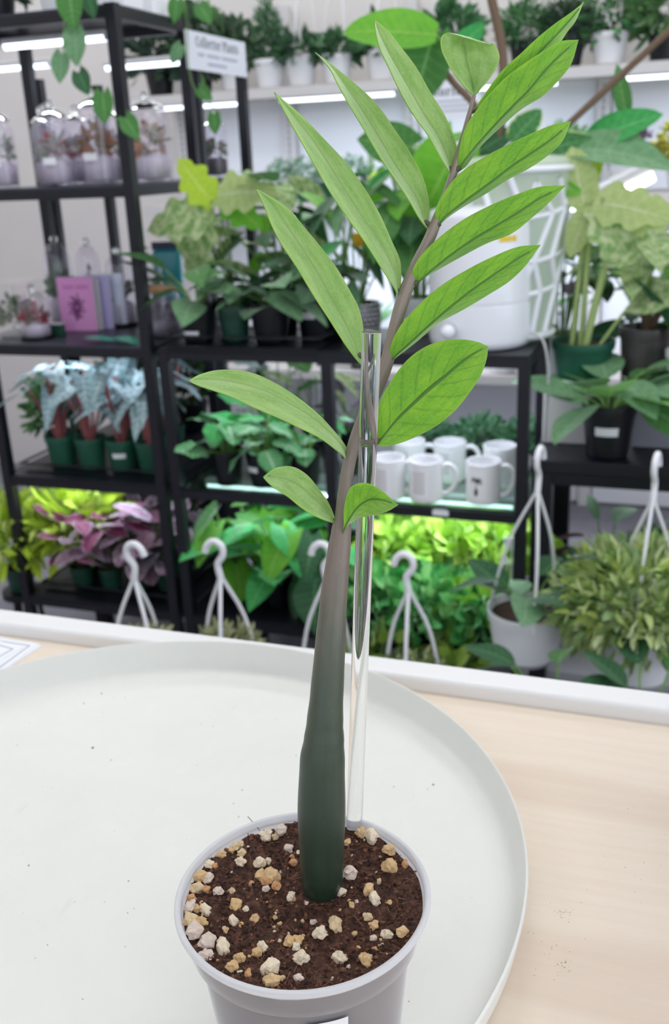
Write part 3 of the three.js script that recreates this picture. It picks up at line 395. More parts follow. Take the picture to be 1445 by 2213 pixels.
// ---------- racks ----------
function rack(label, xs, zf, zb, levels, top, o = {}) {
  const t = thing('metal_rack', label, 'rack', [0, 0, 0]), w = 0.026, x0 = xs[0], x1 = xs[xs.length - 1];
  for (const x of xs) for (const z of [zf, zb]) part('post', box(w, top, w, x, top / 2, z), M.black, t);
  for (const [y, kind] of levels) {
    for (const z of [zf, zb]) part('rail', box(x1 - x0 - w, 0.022, w * 0.9, (x0 + x1) / 2, y - 0.011, z), M.black, t);
    for (const x of [x0, x1]) part('rail', box(w * 0.9, 0.022, Math.abs(zf - zb) - w, x, y - 0.011, (zf + zb) / 2), M.black, t);
    if (kind === 'glass') part('shelf', box(x1 - x0 + 0.01, 0.006, Math.abs(zf - zb) + 0.01, (x0 + x1) / 2, y + 0.003, (zf + zb) / 2), M.glassShelf, t, 'clear glass shelf');
    else if (kind !== 'open') part('shelf', box(x1 - x0 + 0.02, 0.006, Math.abs(zf - zb) + 0.02, (x0 + x1) / 2, y + 0.003, (zf + zb) / 2), kind === 'steel' ? M.steel : M.black, t);
  }
  return t;
}
const F = -2.11, B = -2.45;
rack('tall black metal rack at the left holding glass jars and alocasias', [-1.7, -1.225], F, B, [[0.28, 'black'], [0.64, 'black'], [1.0, 'steel'], [1.38, 'steel'], [1.757, 'steel']], 1.765);
rack('tall black metal rack standing behind the jar rack, post under the sign', [-1.7, -1.225], -2.49, -2.79, [[0.28, 'black'], [0.64, 'black'], [1.0, 'steel'], [1.38, 'steel']], 1.66);
rack('low black metal rack in the middle with mugs on its glass shelf', [-1.18, -0.757, -0.302], F, -2.42, [[0.28, 'black'], [0.64, 'glass'], [1.0, 'black']], 1.0);
rack('low black metal rack behind the mug rack holding seedling trays', [-1.15, -0.302], -2.5, -2.8, [[0.28, 'black'], [0.6, 'black']], 0.6);
const S3 = 1.006, S2 = 0.646, S1 = 0.286, S4 = 1.386, S5 = 1.763; // tops of the shelves

// light bars under the top of the jar rack
lightBar('light bar at the front under the top of the jar rack', -1.64, -1.345, 1.722, -2.28, { power: 22 });
lightBar('light bar under the rack behind the jars, right of the hanging vine', -1.62, -1.33, 1.70, -2.72, { power: 18 });
lightBar('short light bar on the wall side at the far left behind the jars', -2.06, -1.86, 1.73, -2.8, { power: 18 });

// ---------- wall shelving ----------
const WZ = -3.62, WB = -4.02;
{
  const t = thing('wall_shelving', 'long pale shelving unit along the back wall with perforated uprights', 'shelving', [0, 0, 0]);
  for (const [y, d] of [[1.685, 0.36], [1.27, 0.34], [0.62, 0.36]]) { part('shelf', box(2.75, 0.022, d, -0.72, y - 0.011, WB - 0.02 + d / 2), M.shelfBoard, t); part('fascia', box(2.75, 0.034, 0.012, -0.72, y - 0.02, WB - 0.02 + d + 0.004), M.shelfWhite, t); }
  const slot = box(0.008, 0.018, 0.004);
  for (const x of [-2.05, -1.56, -1.04, -0.31, 0.4]) {
    const u = part('upright', box(0.05, 2.0, 0.03, x, 1.0, WB + 0.005), M.shelfWhite, t);
    for (let k = 0; k < 14; k++) { const s = part('slot', slot, M.grey, u); s.position.set(x, 1.31 + k * 0.025, WB + 0.0205); }
  }
  for (const [a, b, i] of [[-2.02, -1.59, 0], [-1.53, -1.07, 1], [-1.01, -0.34, 2], [-0.28, 0.37, 3]]) part('back_panel', box(b - a, 1.66, 0.008, (a + b) / 2, 0.84, WB - 0.012), std(0xeef0f6, 0.6), t, 'bright white back panel');
}
lightBar('long light bar under the wall shelf behind the pale leaf tips', -1.47, -1.02, 1.64, -3.7, { power: 60 });
lightBar('light bar under the wall shelf mostly hidden by the green leaves', -0.92, -0.44, 1.64, -3.7, { power: 60 });
lightBar('light bar under the wall shelf at the right edge', -0.23, 0.25, 1.64, -3.7, { power: 60 });
lightBar('light bar under the wall shelf seen through the jar rack', -2.0, -1.6, 1.64, -3.7, { power: 30 });
lightBar('light bar under the second wall shelf left of the mugs', -1.45, -0.95, 1.225, -3.66, { power: 150 });
lightBar('light bar under the second wall shelf behind the mugs', -0.8, -0.3, 1.225, -3.66, { power: 150 });
lightBar('light bar under the second wall shelf at the far right', -0.2, 0.3, 1.225, -3.72, { power: 40 });
lightBar('light bar hidden under the glass mug shelf above the ivy', -0.72, -0.33, 0.628, -2.2, { power: 44 });
lightBar('light bar hidden under the glass shelf above the broad green leaves', -1.14, -0.78, 0.628, -2.2, { power: 34 });
lightBar('light bar hidden under the rack shelf above the burgundy plants', -1.66, -1.27, 0.622, -2.2, { power: 40 });
lightBar('light bar hidden under the rack shelf above the alocasias', -1.66, -1.27, 0.983, -2.2, { power: 30 });
lightBar('light bar hidden under the black rack top above the netted leaves', -1.14, -0.79, 0.983, -2.2, { power: 30 });
lightBar('added light bar hidden under the black rack top to brighten the mugs', -0.72, -0.33, 0.983, -2.2, { power: 44 });  // unseen bar, added to brighten the mugs

// tilted grow lamp on the right
{
  const t = thing('grow_lamp', 'tilted white grow lamp bar glowing beside the yellow plant', 'lamp', [-0.2, 1.3, -3.3]); t.rotation.set(0.25, 0.15, 0.42);
  part('housing', rbox(0.24, 0.03, 0.05, 0.006, 0.0, 0.02, 0), M.housing, t); part('tube', rbox(0.15, 0.03, 0.03, 0.008, 0.035, -0.008, 0.02), new THREE.MeshStandardMaterial({ color: 0xffffff, emissive: 0xfffbe8, emissiveIntensity: 5 }), t);
  part('arm', tube([[-0.1, 0.02, 0], [-0.17, -0.05, 0], [-0.2, -0.17, -0.1]], 0.008, 10, 8), M.housing, t);
  const L = new THREE.RectAreaLight(0xfffbe8, 16, 0.15, 0.03); L.position.set(0.035, -0.028, 0.02); L.rotation.x = -Math.PI / 2; t.add(L);
}
{
  const t = thing('spot_lamp', 'white cylindrical clip lamp at the right edge below the grow lamp', 'lamp', [-0.07, 1.21, -3.2]); t.rotation.set(0, 0.2, 0.2);
  const g = cyl(0.035, 0.035, 0.12, 24, 0, -0.06, 0); g.rotateZ(Math.PI / 2); part('shade', g, M.whitePlastic, t); part('arm', tube([[0.05, 0, 0], [0.1, -0.06, 0], [0.11, -0.3, -0.1]], 0.007, 8, 8), M.housing, t);
}

// ---------- signs ----------
const signTex = canvasTex(1024, 256, (c, w, h) => {
  c.fillStyle = '#eceefa'; c.fillRect(0, 0, w, h); c.fillStyle = '#33464a'; c.textAlign = 'center'; c.font = 'bold 92px serif'; c.fillText('Collector Plants', w / 2, 98);
  c.fillStyle = '#8d8fae'; for (const [x, y, ww] of [[170, 138, 90], [320, 138, 210], [570, 138, 270], [320, 194, 330]]) for (let k = 0; k < ww; k += 22) c.fillRect(x + k, y + (k % 44 ? 4 : 0), 15, 20);
});
{
  const t = thing('shelf_sign', 'white card sign reading Collector Plants on the rack end', 'sign', [-1.203, 1.695, -2.595]);
  const g = new THREE.BoxGeometry(0.004, 0.09, 0.365); part('card', g, [std(0xffffff, 0.6, { map: signTex }), M.paper, M.paper, M.paper, M.paper, M.paper], t);
  part('bracket', box(0.006, 0.05, 0.02, -0.004, -0.055, -0.18), M.black, t); part('bracket', box(0.006, 0.05, 0.02, -0.004, -0.01, 0.155), M.black, t);
}
{
  const tex = canvasTex(512, 256, (c, w, h) => { c.fillStyle = '#eef0fa'; c.fillRect(0, 0, w, h); c.fillStyle = '#39405a'; c.textAlign = 'center'; c.font = 'bold 84px serif'; c.fillText('Anthuriums', w / 2, 100); c.fillStyle = '#a9adc4'; for (let r = 0; r < 3; r++) for (let k = 0; k < 380; k += 20) c.fillRect(66 + k, 132 + r * 34, 13, 18); });
  const t = thing('shelf_sign', 'white card sign with bold heading hanging on the wall shelf edge', 'sign', [-0.83, 1.605, -3.666]);
  part('card', new THREE.BoxGeometry(0.24, 0.12, 0.004), [M.paper, M.paper, M.paper, M.paper, std(0xffffff, 0.6, { map: tex }), M.paper], t);
  part('hook', box(0.02, 0.03, 0.004, 0, 0.065, -0.002), M.chrome, t);
}

// ---------- jars on the jar rack ----------
function jar(label, x, y, z, r, h, o = {}) {
  const t = thing(o.name || 'glass_jar', label, 'jar', [x, y, z], o.group || 'glass terrarium jars');
  const p = o.dome ? [[r, 0.004], [r, h * 0.62], [r * 0.96, h * 0.76], [r * 0.8, h * 0.88], [r * 0.45, h * 0.96], [0.0001, h * 0.98]] : [[0.0001, 0.002], [r * 0.95, 0.003], [r, 0.012], [r, h * 0.74], [r * 0.96, h * 0.79], [r * 0.84, h * 0.82], [r * 0.82, h * 0.85], [r * 0.9, h * 0.86]];
  part('glass', lathe(p, 36), M.jarGlass, t);
  if (o.dome) { part('knob', new THREE.SphereGeometry(0.011, 16, 10).translate(0, h * 0.98 + 0.008, 0), M.lidGlass, t); part('base', lathe([[0.0001, 0], [r * 1.08, 0], [r * 1.08, 0.008], [r, 0.01], [0.0001, 0.01]], 32), o.baseMat || M.black, t); }
  else part('lid', lathe([[0.0001, h * 0.97], [r * 0.4, h * 0.955], [r * 0.75, h * 0.91], [r * 0.92, h * 0.875], [r * 0.92, h * 0.865], [r * 0.8, h * 0.86], [0.0001, h * 0.86]], 32), o.lid || M.lidGlass, t, o.lid ? 'cork lid' : undefined);
  if (!o.lid && !o.dome) part('knob', new THREE.SphereGeometry(0.012, 16, 10).translate(0, h * 0.97 + 0.01, 0), M.lidGlass, t);
  if (o.fill) { part('gravel', lathe([[0.0001, 0.006], [r * 0.9, 0.008], [r * 0.9, h * 0.3], [r * 0.5, h * 0.34], [0.0001, h * 0.33]], 24), std(o.gravel || 0xc4bcc6, 0.9), t); bush(t, { n: o.n || 60, size: [r * 0.7, h * 0.2, r * 0.7], center: [0, h * 0.46, 0], leaf: [r * 0.6, r * 0.4], colors: o.fill, seed: Math.round(x * -1000) }); }
  if (o.note) part('label', new THREE.CylinderGeometry(r * 1.012, r * 1.012, h * 0.09, 10, 1, true, -0.4, 0.9).translate(0, h * 0.32, 0), M.paper, t, 'small white label');
  return t;
}
jar('leftmost lidded glass jar on the upper shelf with pale moss', -1.652, S4, -2.22, 0.036, 0.185, { fill: [0xa7a8a0, 0x9aa890], note: 1 });
jar('second lidded glass jar from the left on the upper shelf', -1.572, S4, -2.3, 0.034, 0.178, { fill: [0x8f9a90, 0xb7b0b8] });
jar('lidded glass jar with a red leaf on the upper shelf', -1.488, S4, -2.22, 0.042, 0.185, { fill: [0xa04a52, 0xb6b0ac, 0x9aa08e], note: 1 });
jar('tall lidded glass jar with orange-brown plant next to the front post', -1.39, S4, -2.25, 0.042, 0.205, { fill: [0x9a6a4c, 0x8a7a4e, 0xa87a62], n: 90, note: 1 });
jar('large glass jar with orange plant right of the front post on the upper shelf', -1.272, S4, -2.3, 0.054, 0.195, { fill: [0xb08060, 0x8c8a60, 0xc8b8b0], n: 80 });
jar('glass jar in the back row between the two leftmost jars', -1.615, S4, -2.38, 0.038, 0.19, { fill: [0xb0a8b0, 0x98a890] });
jar('glass jar in the back row behind the red-leaved jar', -1.525, S4, -2.38, 0.038, 0.18, { fill: [0x8a9a80, 0xa89aa4] });
jar('glass jar in the back row behind the orange-brown plant', -1.43, S4, -2.38, 0.04, 0.19, { fill: [0xa8888a, 0x8c9a80] });
jar('narrow glass jar with dark soil on the shelf behind the jar rack', -1.262, S4, -2.66, 0.034, 0.16, { fill: [0x557048, 0x6a5048], gravel: 0x4a4048 });
jar('glass cloche at the far left of the middle shelf', -1.655, S3, -2.4, 0.04, 0.235, { name: 'glass_cloche', dome: 1, fill: [0x4c7050, 0x5f7f5c], group: 'glass cloches' });
jar('glass cloche with faint pink plant left of the back post', -1.56, S3, -2.41, 0.036, 0.225, { name: 'glass_cloche', dome: 1, fill: [0x9a7a80, 0x7a8a78], group: 'glass cloches' });
jar('glass cloche behind the pink book', -1.468, S3, -2.41, 0.038, 0.2, { name: 'glass_cloche', dome: 1, fill: [0x4a5a48, 0x6a6a58], group: 'glass cloches' });
jar('glass cloche behind the white booklets', -1.375, S3, -2.41, 0.038, 0.2, { name: 'glass_cloche', dome: 1, fill: [0x567c58, 0x6c8c68], group: 'glass cloches' });
jar('small round glass cloche with a red plant in front of the pink book', -1.6, S3, -2.19, 0.04, 0.125, { name: 'glass_cloche', dome: 1, fill: [0xb04a5c, 0xa03048, 0x6e7a5e], n: 70, group: 'glass cloches' });
jar('glass jar with cork lid and pebbles behind the front post', -1.262, S3, -2.26, 0.05, 0.135, { lid: M.cork, fill: [0x9a94a0, 0xb4acb6], gravel: 0x8a848e });
{ // terrarium tank
  const t = thing('terrarium_tank', 'rectangular glass terrarium tank at the left edge of the middle shelf', 'terrarium', [-1.705, S3, -2.25]);
  for (const [w, h, d, x, y, z] of [[0.11, 0.14, 0.002, 0, 0.07, 0.06], [0.11, 0.14, 0.002, 0, 0.07, -0.06], [0.002, 0.14, 0.12, -0.055, 0.07, 0], [0.002, 0.14, 0.12, 0.055, 0.07, 0]]) part('pane', box(w, h, d, x, y, z), M.glass, t);
  part('lid', box(0.115, 0.004, 0.125, 0, 0.142, 0), M.glass, t); part('base', box(0.112, 0.004, 0.122, 0, 0.002, 0), M.grey, t); bush(t, { n: 120, size: [0.045, 0.045, 0.05], center: [0, 0.05, 0], leaf: [0.025, 0.015], colors: [0x7c8a74, 0x94a088, 0x66785e], seed: 3 });
}
const bookTex = canvasTex(256, 352, (c, w, h) => {
  c.fillStyle = '#f0a6e2'; c.fillRect(0, 0, w, h); c.fillStyle = '#e088cc'; c.fillRect(40, 50, 80, 26); c.fillRect(134, 50, 90, 26);
  c.strokeStyle = '#7a3f78'; c.lineWidth = 9; for (let k = 0; k < 22; k++) { const a = k / 22 * Math.PI * 2, r = 56 + 14 * Math.sin(k * 2.3); c.beginPath(); c.moveTo(126 + 8 * Math.cos(a), 196 + 10 * Math.sin(a)); c.quadraticCurveTo(126 + r * 0.7 * Math.cos(a + 0.4), 196 + r * 1.1 * Math.sin(a + 0.4), 126 + r * Math.cos(a), 196 + r * 1.35 * Math.sin(a)); c.stroke(); }
  c.fillStyle = '#7a3f78'; c.fillRect(118, 240, 14, 40);
});
function book(label, x, z, w, h, d, cover, turn, front) {
  const t = thing('booklet', label, 'book', [x, S3, z], 'booklets on the middle shelf', turn);
  part('cover', rbox(w, h, d, 0.001, 0, h / 2, 0), cover, t); part('pages', box(w - 0.004, h - 0.004, d * 0.7, 0.003, h / 2, 0), M.paper, t);
  if (front) part('cover_print', new THREE.PlaneGeometry(w * 0.985, h * 0.985).translate(0, h / 2, d / 2 + 0.0004), front, t, 'pink cover with a dark flower drawing');
}
book('pink booklet with a dark flower drawing on its cover', -1.548, -2.315, 0.105, 0.145, 0.008, std(0xf0a6e2, 0.5), 0.12, std(0xffffff, 0.5, { map: bookTex }));
book('grey-edged booklet standing directly behind the pink one', -1.538, -2.328, 0.1, 0.14, 0.008, std(0xc9c4cc, 0.5), 0.12);
book('lilac booklet fanned out beside the pink one', -1.516, -2.346, 0.1, 0.143, 0.006, std(0xc9bdf0, 0.5), 0.2);
book('pale blue white booklet, rightmost of the fan', -1.49, -2.372, 0.1, 0.146, 0.006, std(0xe4ecfa, 0.5), 0.28);
{
  const t = thing('card_holder', 'small dark green box card holder in front of the pink booklet', 'box', [-1.578, S3, -2.235]);
  part('box', rbox(0.036, 0.03, 0.02, 0.002, 0.012, 0.015, 0), M.darkGreenPlastic, t); part('card', box(0.03, 0.024, 0.004, -0.022, 0.013, 0.004), M.paper, t); part('lid', box(0.06, 0.002, 0.024, 0, 0.032, 0), M.housing, t);
}
for (const [x, z, a, l] of [[-1.385, -2.16, 0.2, 'flat emerald leaf-shaped dish lying left on the shelf edge'], [-1.31, -2.155, -0.35, 'flat emerald leaf-shaped dish by the front post']]) {
  const g = leafGeo('ovate', 1).clone(); g.translate(0, 0.02, -0.5); g.scale(0.11, 0.05, 0.1); g.rotateY(Math.PI / 2 + a); const b = g.clone(); b.translate(0, 0.003, 0);
  whole('leaf_dish', mergeGeometries([g, b]), phys(0x1f9a78, 0.3, { side: THREE.DoubleSide, clearcoat: 0.5 }), l, 'dish', [x, S3 + 0.006, z], 'emerald leaf dishes');
}
{
  const t = thing('teal_pouch', 'teal foil pouch standing on the rack behind the front post', 'pouch', [-1.415, S3, -2.6]); t.rotation.y = 0.2;
  part('pouch', rbox(0.085, 0.19, 0.03, 0.012, 0, 0.095, 0), phys(0x35b6c4, 0.25, { clearcoat: 0.6 }), t); part('top_seal', box(0.085, 0.022, 0.006, 0, 0.2, 0), std(0x2c3a5a, 0.4), t); part('print', box(0.05, 0.012, 0.002, 0.0, 0.04, 0.0155), M.paper, t);
}
// ---------- top of the jar rack: pots and the trailing vine ----------
function squarePot(root, w, h, mat) { part('pot', rbox(w, h, w, 0.006, 0, h / 2, 0), mat, root); part('soil', box(w * 0.88, 0.004, w * 0.88, 0, h + 0.001, 0), M.soil, root); }
{
  const t = thing('potted_plant', 'dark leafy plant in a white pot on top of the jar rack', 'potted plant', [-1.42, S5, -2.2]); potParts(t, 0.045, 0.08, M.whitePlastic); rosette(t, { n: 9, seed: 2, y0: 0.07, kind: 'ovate', out: [0.02, 0.1], up: [0.02, 0.1], el: [-20, 40], len: [0.07, 0.11], mats: [LM.deep, LM.mid] });
  const u = thing('potted_plant', 'dark bushy plant at the left end on top of the jar rack', 'potted plant', [-1.6, S5, -2.22]); potParts(u, 0.045, 0.07, M.blackPlastic); bush(u, { n: 300, size: [0.1, 0.08, 0.1], center: [0, 0.1, 0], leaf: [0.04, 0.02], colors: [0x2f4a34, 0x3c5a3c, 0x25382a], seed: 4 });
}
{
  const t = thing('trailing_vine', 'heart-leaved vine trailing from a white planter over the front post', 'potted plant', [-1.27, S5, -2.22]); squarePot(t, 0.085, 0.075, M.whitePlastic);
  seed(9); const base = V(-1.27, S5, -2.22), at = (x, y, z) => V(x, y, z).sub(base);
  const runs = [[[-1.27, 1.84, -2.2], [-1.262, 1.84, -2.08], [-1.285, 1.74, -2.055], [-1.292, 1.66, -2.055], [-1.27, 1.6, -2.055], [-1.235, 1.545, -2.055], [-1.2, 1.52, -2.055], [-1.16, 1.495, -2.06]], [[-1.27, 1.84, -2.2], [-1.3, 1.85, -2.09], [-1.32, 1.74, -2.065], [-1.335, 1.645, -2.06]]];
  for (const r of runs) part('vine', tube(r.map((p) => at(...p)), 0.0015, 40, 5), stemMat.green, t);
  for (const [x, y, z, len, dx, dy, dz, m] of [[-1.29, 1.79, -2.05, 0.085, 0.1, -1, 0.25, LM.mid], [-1.287, 1.71, -2.05, 0.075, 0, -1, 0.25, LM.satin], [-1.33, 1.665, -2.055, 0.062, -0.15, -1, 0.3, LM.satin], [-1.29, 1.625, -2.05, 0.06, 0.5, -0.8, 0.4, LM.deep], [-1.235, 1.58, -2.05, 0.068, 0.1, -1, 0.35, LM.mid], [-1.188, 1.527, -2.055, 0.06, 0.6, -0.8, 0.3, LM.mid], [-1.25, 1.775, -2.06, 0.05, 0.3, -1, 0.3, LM.deep]]) addLeaf(t, 'heart', m, at(x, y, z), V(dx, dy, dz), len, { up: V(0.2, 0.2, 1), v: 0 });
}
{
  const t = thing('trailing_vine', 'heart-leaved vine in a white planter trailing beside the sign', 'potted plant', [-1.29, S5, -2.39]); squarePot(t, 0.085, 0.11, M.whitePlastic);
  const base = V(-1.29, S5, -2.39), at = (x, y, z) => V(x, y, z).sub(base);
  for (const r of [[[-1.29, 1.88, -2.39], [-1.2, 1.9, -2.4], [-1.19, 1.75, -2.4], [-1.19, 1.62, -2.4], [-1.16, 1.58, -2.4], [-1.12, 1.54, -2.41]], [[-1.29, 1.88, -2.39], [-1.16, 1.84, -2.42], [-1.13, 1.79, -2.42]]]) part('vine', tube(r.map((p) => at(...p)), 0.0015, 30, 5), stemMat.green, t);
  for (const [x, y, z, len, dx, dy, dz, m] of [[-1.15, 1.785, -2.4, 0.06, 0.6, -0.7, 0.4, LM.mid], [-1.165, 1.6, -2.39, 0.05, 0.7, -0.5, 0.3, LM.mid], [-1.13, 1.54, -2.39, 0.05, 0.1, -1, 0.3, LM.mid], [-1.2, 1.8, -2.38, 0.055, -0.2, -1, 0.3, LM.mid], [-1.2, 1.7, -2.38, 0.05, -0.5, -0.8, 0.3, LM.satin]]) addLeaf(t, 'heart', m, at(x, y, z), V(dx, dy, dz), len, { up: V(0.2, 0.2, 1), v: 0 });
}
// ---------- alocasias on the second shelf ----------
function plantTray(label, x0, x1, z0, z1, y, h = 0.028) {
  const t = thing('plant_tray', label, 'tray', [(x0 + x1) / 2, y, (z0 + z1) / 2], 'black plant trays'), w = x1 - x0, d = z1 - z0, m = M.blackPlastic;
  part('base', box(w - 0.01, 0.004, d - 0.01, 0, 0.002, 0), m, t); for (const s of [-1, 1]) { const a = part('side', box(w, h, 0.004, 0, h / 2, s * d / 2), m, t); a.rotation.x = s * 0.18; const b = part('side', box(0.004, h, d, s * w / 2, h / 2, 0), m, t); b.rotation.z = -s * 0.18; part('lip', rbox(w + 0.014, 0.004, 0.012, 0.0015, 0, h, s * (d / 2 + 0.004)), m, t); part('lip', rbox(0.012, 0.004, d + 0.014, 0.0015, s * (w / 2 + 0.004), h, 0), m, t); }
}
plantTray('black plastic tray under the green pots of alocasia', -1.665, -1.25, -2.42, -2.135, S2);
[[-1.585, -2.205, 'leftmost green pot of silver-leaved alocasia in the tray', 0.115, 21], [-1.487, -2.2, 'second green pot of silver-leaved alocasia in the tray', 0.115, 22], [-1.39, -2.2, 'green pot of alocasia with a white sticker in the tray', 0.115, 23], [-1.3, -2.2, 'green pot of alocasia directly left of the front post', 0.115, 24], [-1.32, -2.34, 'green pot of alocasia at the back right of the tray', 0.115, 25], [-1.44, -2.34, 'green pot of alocasia at the back middle of the tray', 0.115, 26]].forEach(([x, z, l, h, sd], i) => {
  const t = thing('potted_alocasia', l, 'potted plant', [x, S2 + 0.005, z], 'silver alocasias in green pots'); potParts(t, 0.043, 0.088, M.greenPlastic, { tag: i === 2, tagTurn: 0.3, potLabel: 'dark green nursery pot' });
  rosette(t, { n: 9, seed: sd, y0: 0.078, kind: 'arrow', out: [0.01, 0.07], up: [0.12, 0.2], el: [-48, 0], len: [0.1, 0.135], mats: [LM.silver], stem: stemMat.red, stemR: 0.004 });
});
{ const t = thing('potted_fern', 'small bushy green plant at the left end of the alocasia shelf', 'potted plant', [-1.655, S2 + 0.005, -2.3]); potParts(t, 0.038, 0.07, M.blackPlastic); bush(t, { n: 320, size: [0.075, 0.1, 0.08], center: [-0.01, 0.13, 0], leaf: [0.035, 0.016], colors: [0x5c9050, 0x3f6e44, 0x78a868], seed: 27 }); }
// ---------- bottom of the jar rack ----------
plantTray('long black tray under the burgundy plants on the bottom shelf', -1.66, -1.26, -2.42, -2.14, S1);
for (const [x, z, l, sd] of [[-1.79, -2.2, 'lime yellow leafy plant beyond the left rack post', 31], [-1.625, -2.3, 'lime yellow leafy plant between the rack post and the burgundy leaves', 32]]) {
  const t = thing('potted_lime_plant', l, 'potted plant', [x, x < -1.7 ? 0.25 : S1 + 0.005, z], 'lime yellow foliage plants'); potParts(t, 0.045, 0.075, M.darkGreenPlastic);
  bush(t, { n: 300, size: [0.09, 0.1, 0.1], center: [0, 0.16, 0.02], leaf: [0.09, 0.034], colors: [0xc2de3a, 0xd2ea58, 0xaccc2c, 0xdcee7a], seed: sd, low: -0.4 });
}
{ const t = thing('plant_stool', 'small black stool under the lime plant left of the rack', 'stool', [-1.79, 0, -2.2]); part('seat', cyl(0.06, 0.06, 0.02, 24, 0, 0.23, 0), M.black, t); for (let k = 0; k < 3; k++) part('leg', tube([[Math.sin(k * 2.1) * 0.04, 0.23, Math.cos(k * 2.1) * 0.04], [Math.sin(k * 2.1) * 0.055, 0.005, Math.cos(k * 2.1) * 0.055]], 0.007, 4, 8), M.black, t); }
[[-1.62, 0.286, 'dark green bushy plant behind the lime leaves on the back rack', 301], [-1.48, 0.286, 'dark green bushy plant behind the burgundy leaves on the back rack', 302], [-1.33, 0.286, 'dark green bushy plant behind the mauve leaves on the back rack', 303], [-1.6, 0.646, 'dark bushy plant added to darken the gap behind the alocasias, left', 304], [-1.4, 0.646, 'dark bushy plant added to darken the gap behind the alocasias, right', 305]].forEach(([x, y, l, sd]) => {  // the two upper bushes are added to darken the gap behind the alocasias
  const t = thing('potted_dark_bush', l, 'potted plant', [x, y, -2.64], 'dark bushy plants on the back rack'); potParts(t, 0.05, 0.09, M.blackPlastic); bush(t, { n: 380, size: [0.085, 0.1, 0.1], center: [0, 0.16, 0], leaf: [0.05, 0.024], colors: [0x2c4a30, 0x3c6038, 0x22382a, 0x567a44], seed: sd });
});
for (const [x, z, l, sd, ms] of [[-1.565, -2.19, 'burgundy leaved plant with pink margins, left on the bottom shelf', 33, [LM.burgundy, LM.burgundy, LM.ruby]], [-1.475, -2.2, 'burgundy plant with broad magenta leaves, middle of the bottom shelf', 34, [LM.burgundy, LM.ruby, LM.burgundy]], [-1.39, -2.23, 'plant with silvery mauve leaves over dark ones on the bottom shelf', 35, [LM.ruby, LM.wine, LM.ruby]], [-1.31, -2.23, 'dark purple leaved plant by the front post on the bottom shelf', 36, [LM.wine, LM.grape, LM.ruby]], [-1.45, -2.36, 'mauve leaved plant at the back of the bottom shelf', 37, [LM.ruby, LM.wine]], [-1.33, -2.37, 'dark wine leaved plant at the back right of the bottom shelf', 38, [LM.wine, LM.ruby]]]) {
  const t = thing('potted_rubber_plant', l, 'potted plant', [x, S1 + 0.005, z], 'burgundy foliage plants'); potParts(t, 0.034, 0.062, M.darkGreenPlastic, { tag: 1, tagTurn: 0.35, tagY: 0.8 });
  rosette(t, { n: 15, seed: sd, y0: 0.055, kind: 'oval', out: [0.015, 0.06], up: [0.02, 0.16], el: [-30, 45], len: [0.075, 0.11], mats: ms, stem: stemMat.dark });
}
// ---------- top of the middle rack ----------
plantTray('shallow black drip tray under the dark pots on the middle rack', -1.165, -0.775, -2.36, -2.1, S3, 0.03);
function foliagePot(name, label, x, y, z, r, h, mat, ros, o = {}) { const t = thing(name, label, 'potted plant', [x, y, z], o.group); potParts(t, r, h, mat, o); for (const q of [].concat(ros)) rosette(t, { y0: h * 0.85, ...q }); return t; }
const T3 = S3 + 0.005;
foliagePot('potted_philodendron', 'leftmost dark pot on the drip tray with satin green leaves', -1.115, T3, -2.175, 0.048, 0.092, M.blackPlastic, [{ n: 11, seed: 41, kind: 'ovate', wide: 1.3, out: [0.03, 0.08], up: [0.0, 0.12], el: [-30, 35], len: [0.09, 0.135], mats: [LM.satin, LM.mid, LM.deep] }], { tag: 1, tagTurn: 0.0, tagY: 0.25, group: 'dark pots on the drip tray' });
foliagePot('potted_philodendron', 'second dark green pot from the left on the drip tray', -1.022, T3, -2.19, 0.04, 0.088, M.darkGreenPlastic, [{ n: 9, seed: 42, kind: 'ovate', out: [0.02, 0.06], up: [0.02, 0.1], el: [-30, 20], len: [0.09, 0.13], mats: [LM.satin, LM.deep, LM.mid] }], { group: 'dark pots on the drip tray' });
foliagePot('potted_philodendron', 'third dark pot on the drip tray with drooping glossy leaves', -0.925, T3, -2.185, 0.05, 0.095, M.blackPlastic, [{ n: 12, seed: 43, kind: 'ovate', wide: 1.3, out: [0.02, 0.06], up: [0.0, 0.1], el: [-35, 20], len: [0.11, 0.15], mats: [LM.satin, LM.deep, LM.satin] }], { group: 'dark pots on the drip tray' });
foliagePot('potted_philodendron', 'rightmost dark pot on the drip tray behind the pale leaf', -0.83, T3, -2.25, 0.053, 0.1, M.blackPlastic, [{ n: 9, seed: 44, kind: 'ovate', out: [0.02, 0.07], up: [0.02, 0.12], el: [-30, 30], len: [0.1, 0.14], mats: [LM.deep, LM.mid] }], { tag: 1, tagTurn: -0.2, tagY: 0.6, group: 'dark pots on the drip tray' });
{ // pale lobed philodendron towering over the first pots
  const t = foliagePot('potted_lobed_philodendron', 'pale yellow-green plant with lobed leaves rising over the dark pots', -1.075, T3, -2.3, 0.045, 0.09, M.blackPlastic, []);
  for (const [x, y, z, dx, dy, dz, len, m] of [[-0.005, 0.3, 0.08, -0.9, -0.1, 0.3, 0.17, LM.cream], [0.0, 0.33, 0.08, -0.5, 0.75, 0.3, 0.12, LM.lime], [0.02, 0.34, 0.08, 0.95, 0.15, 0.2, 0.15, LM.pale], [-0.02, 0.29, 0.09, -0.35, -1, 0.15, 0.16, LM.cream], [0.03, 0.33, 0.06, 0.8, -0.4, 0.4, 0.12, LM.apple]]) { const b = V(x, y, z); addLeaf(t, 'lobed', m, b, V(dx, dy, dz), len, { up: V(0, 0.5, 1), v: 1 }); petiole(t, V(0.005, 0.08, 0), b, 0.003, stemMat.pale, 0.02); }
}
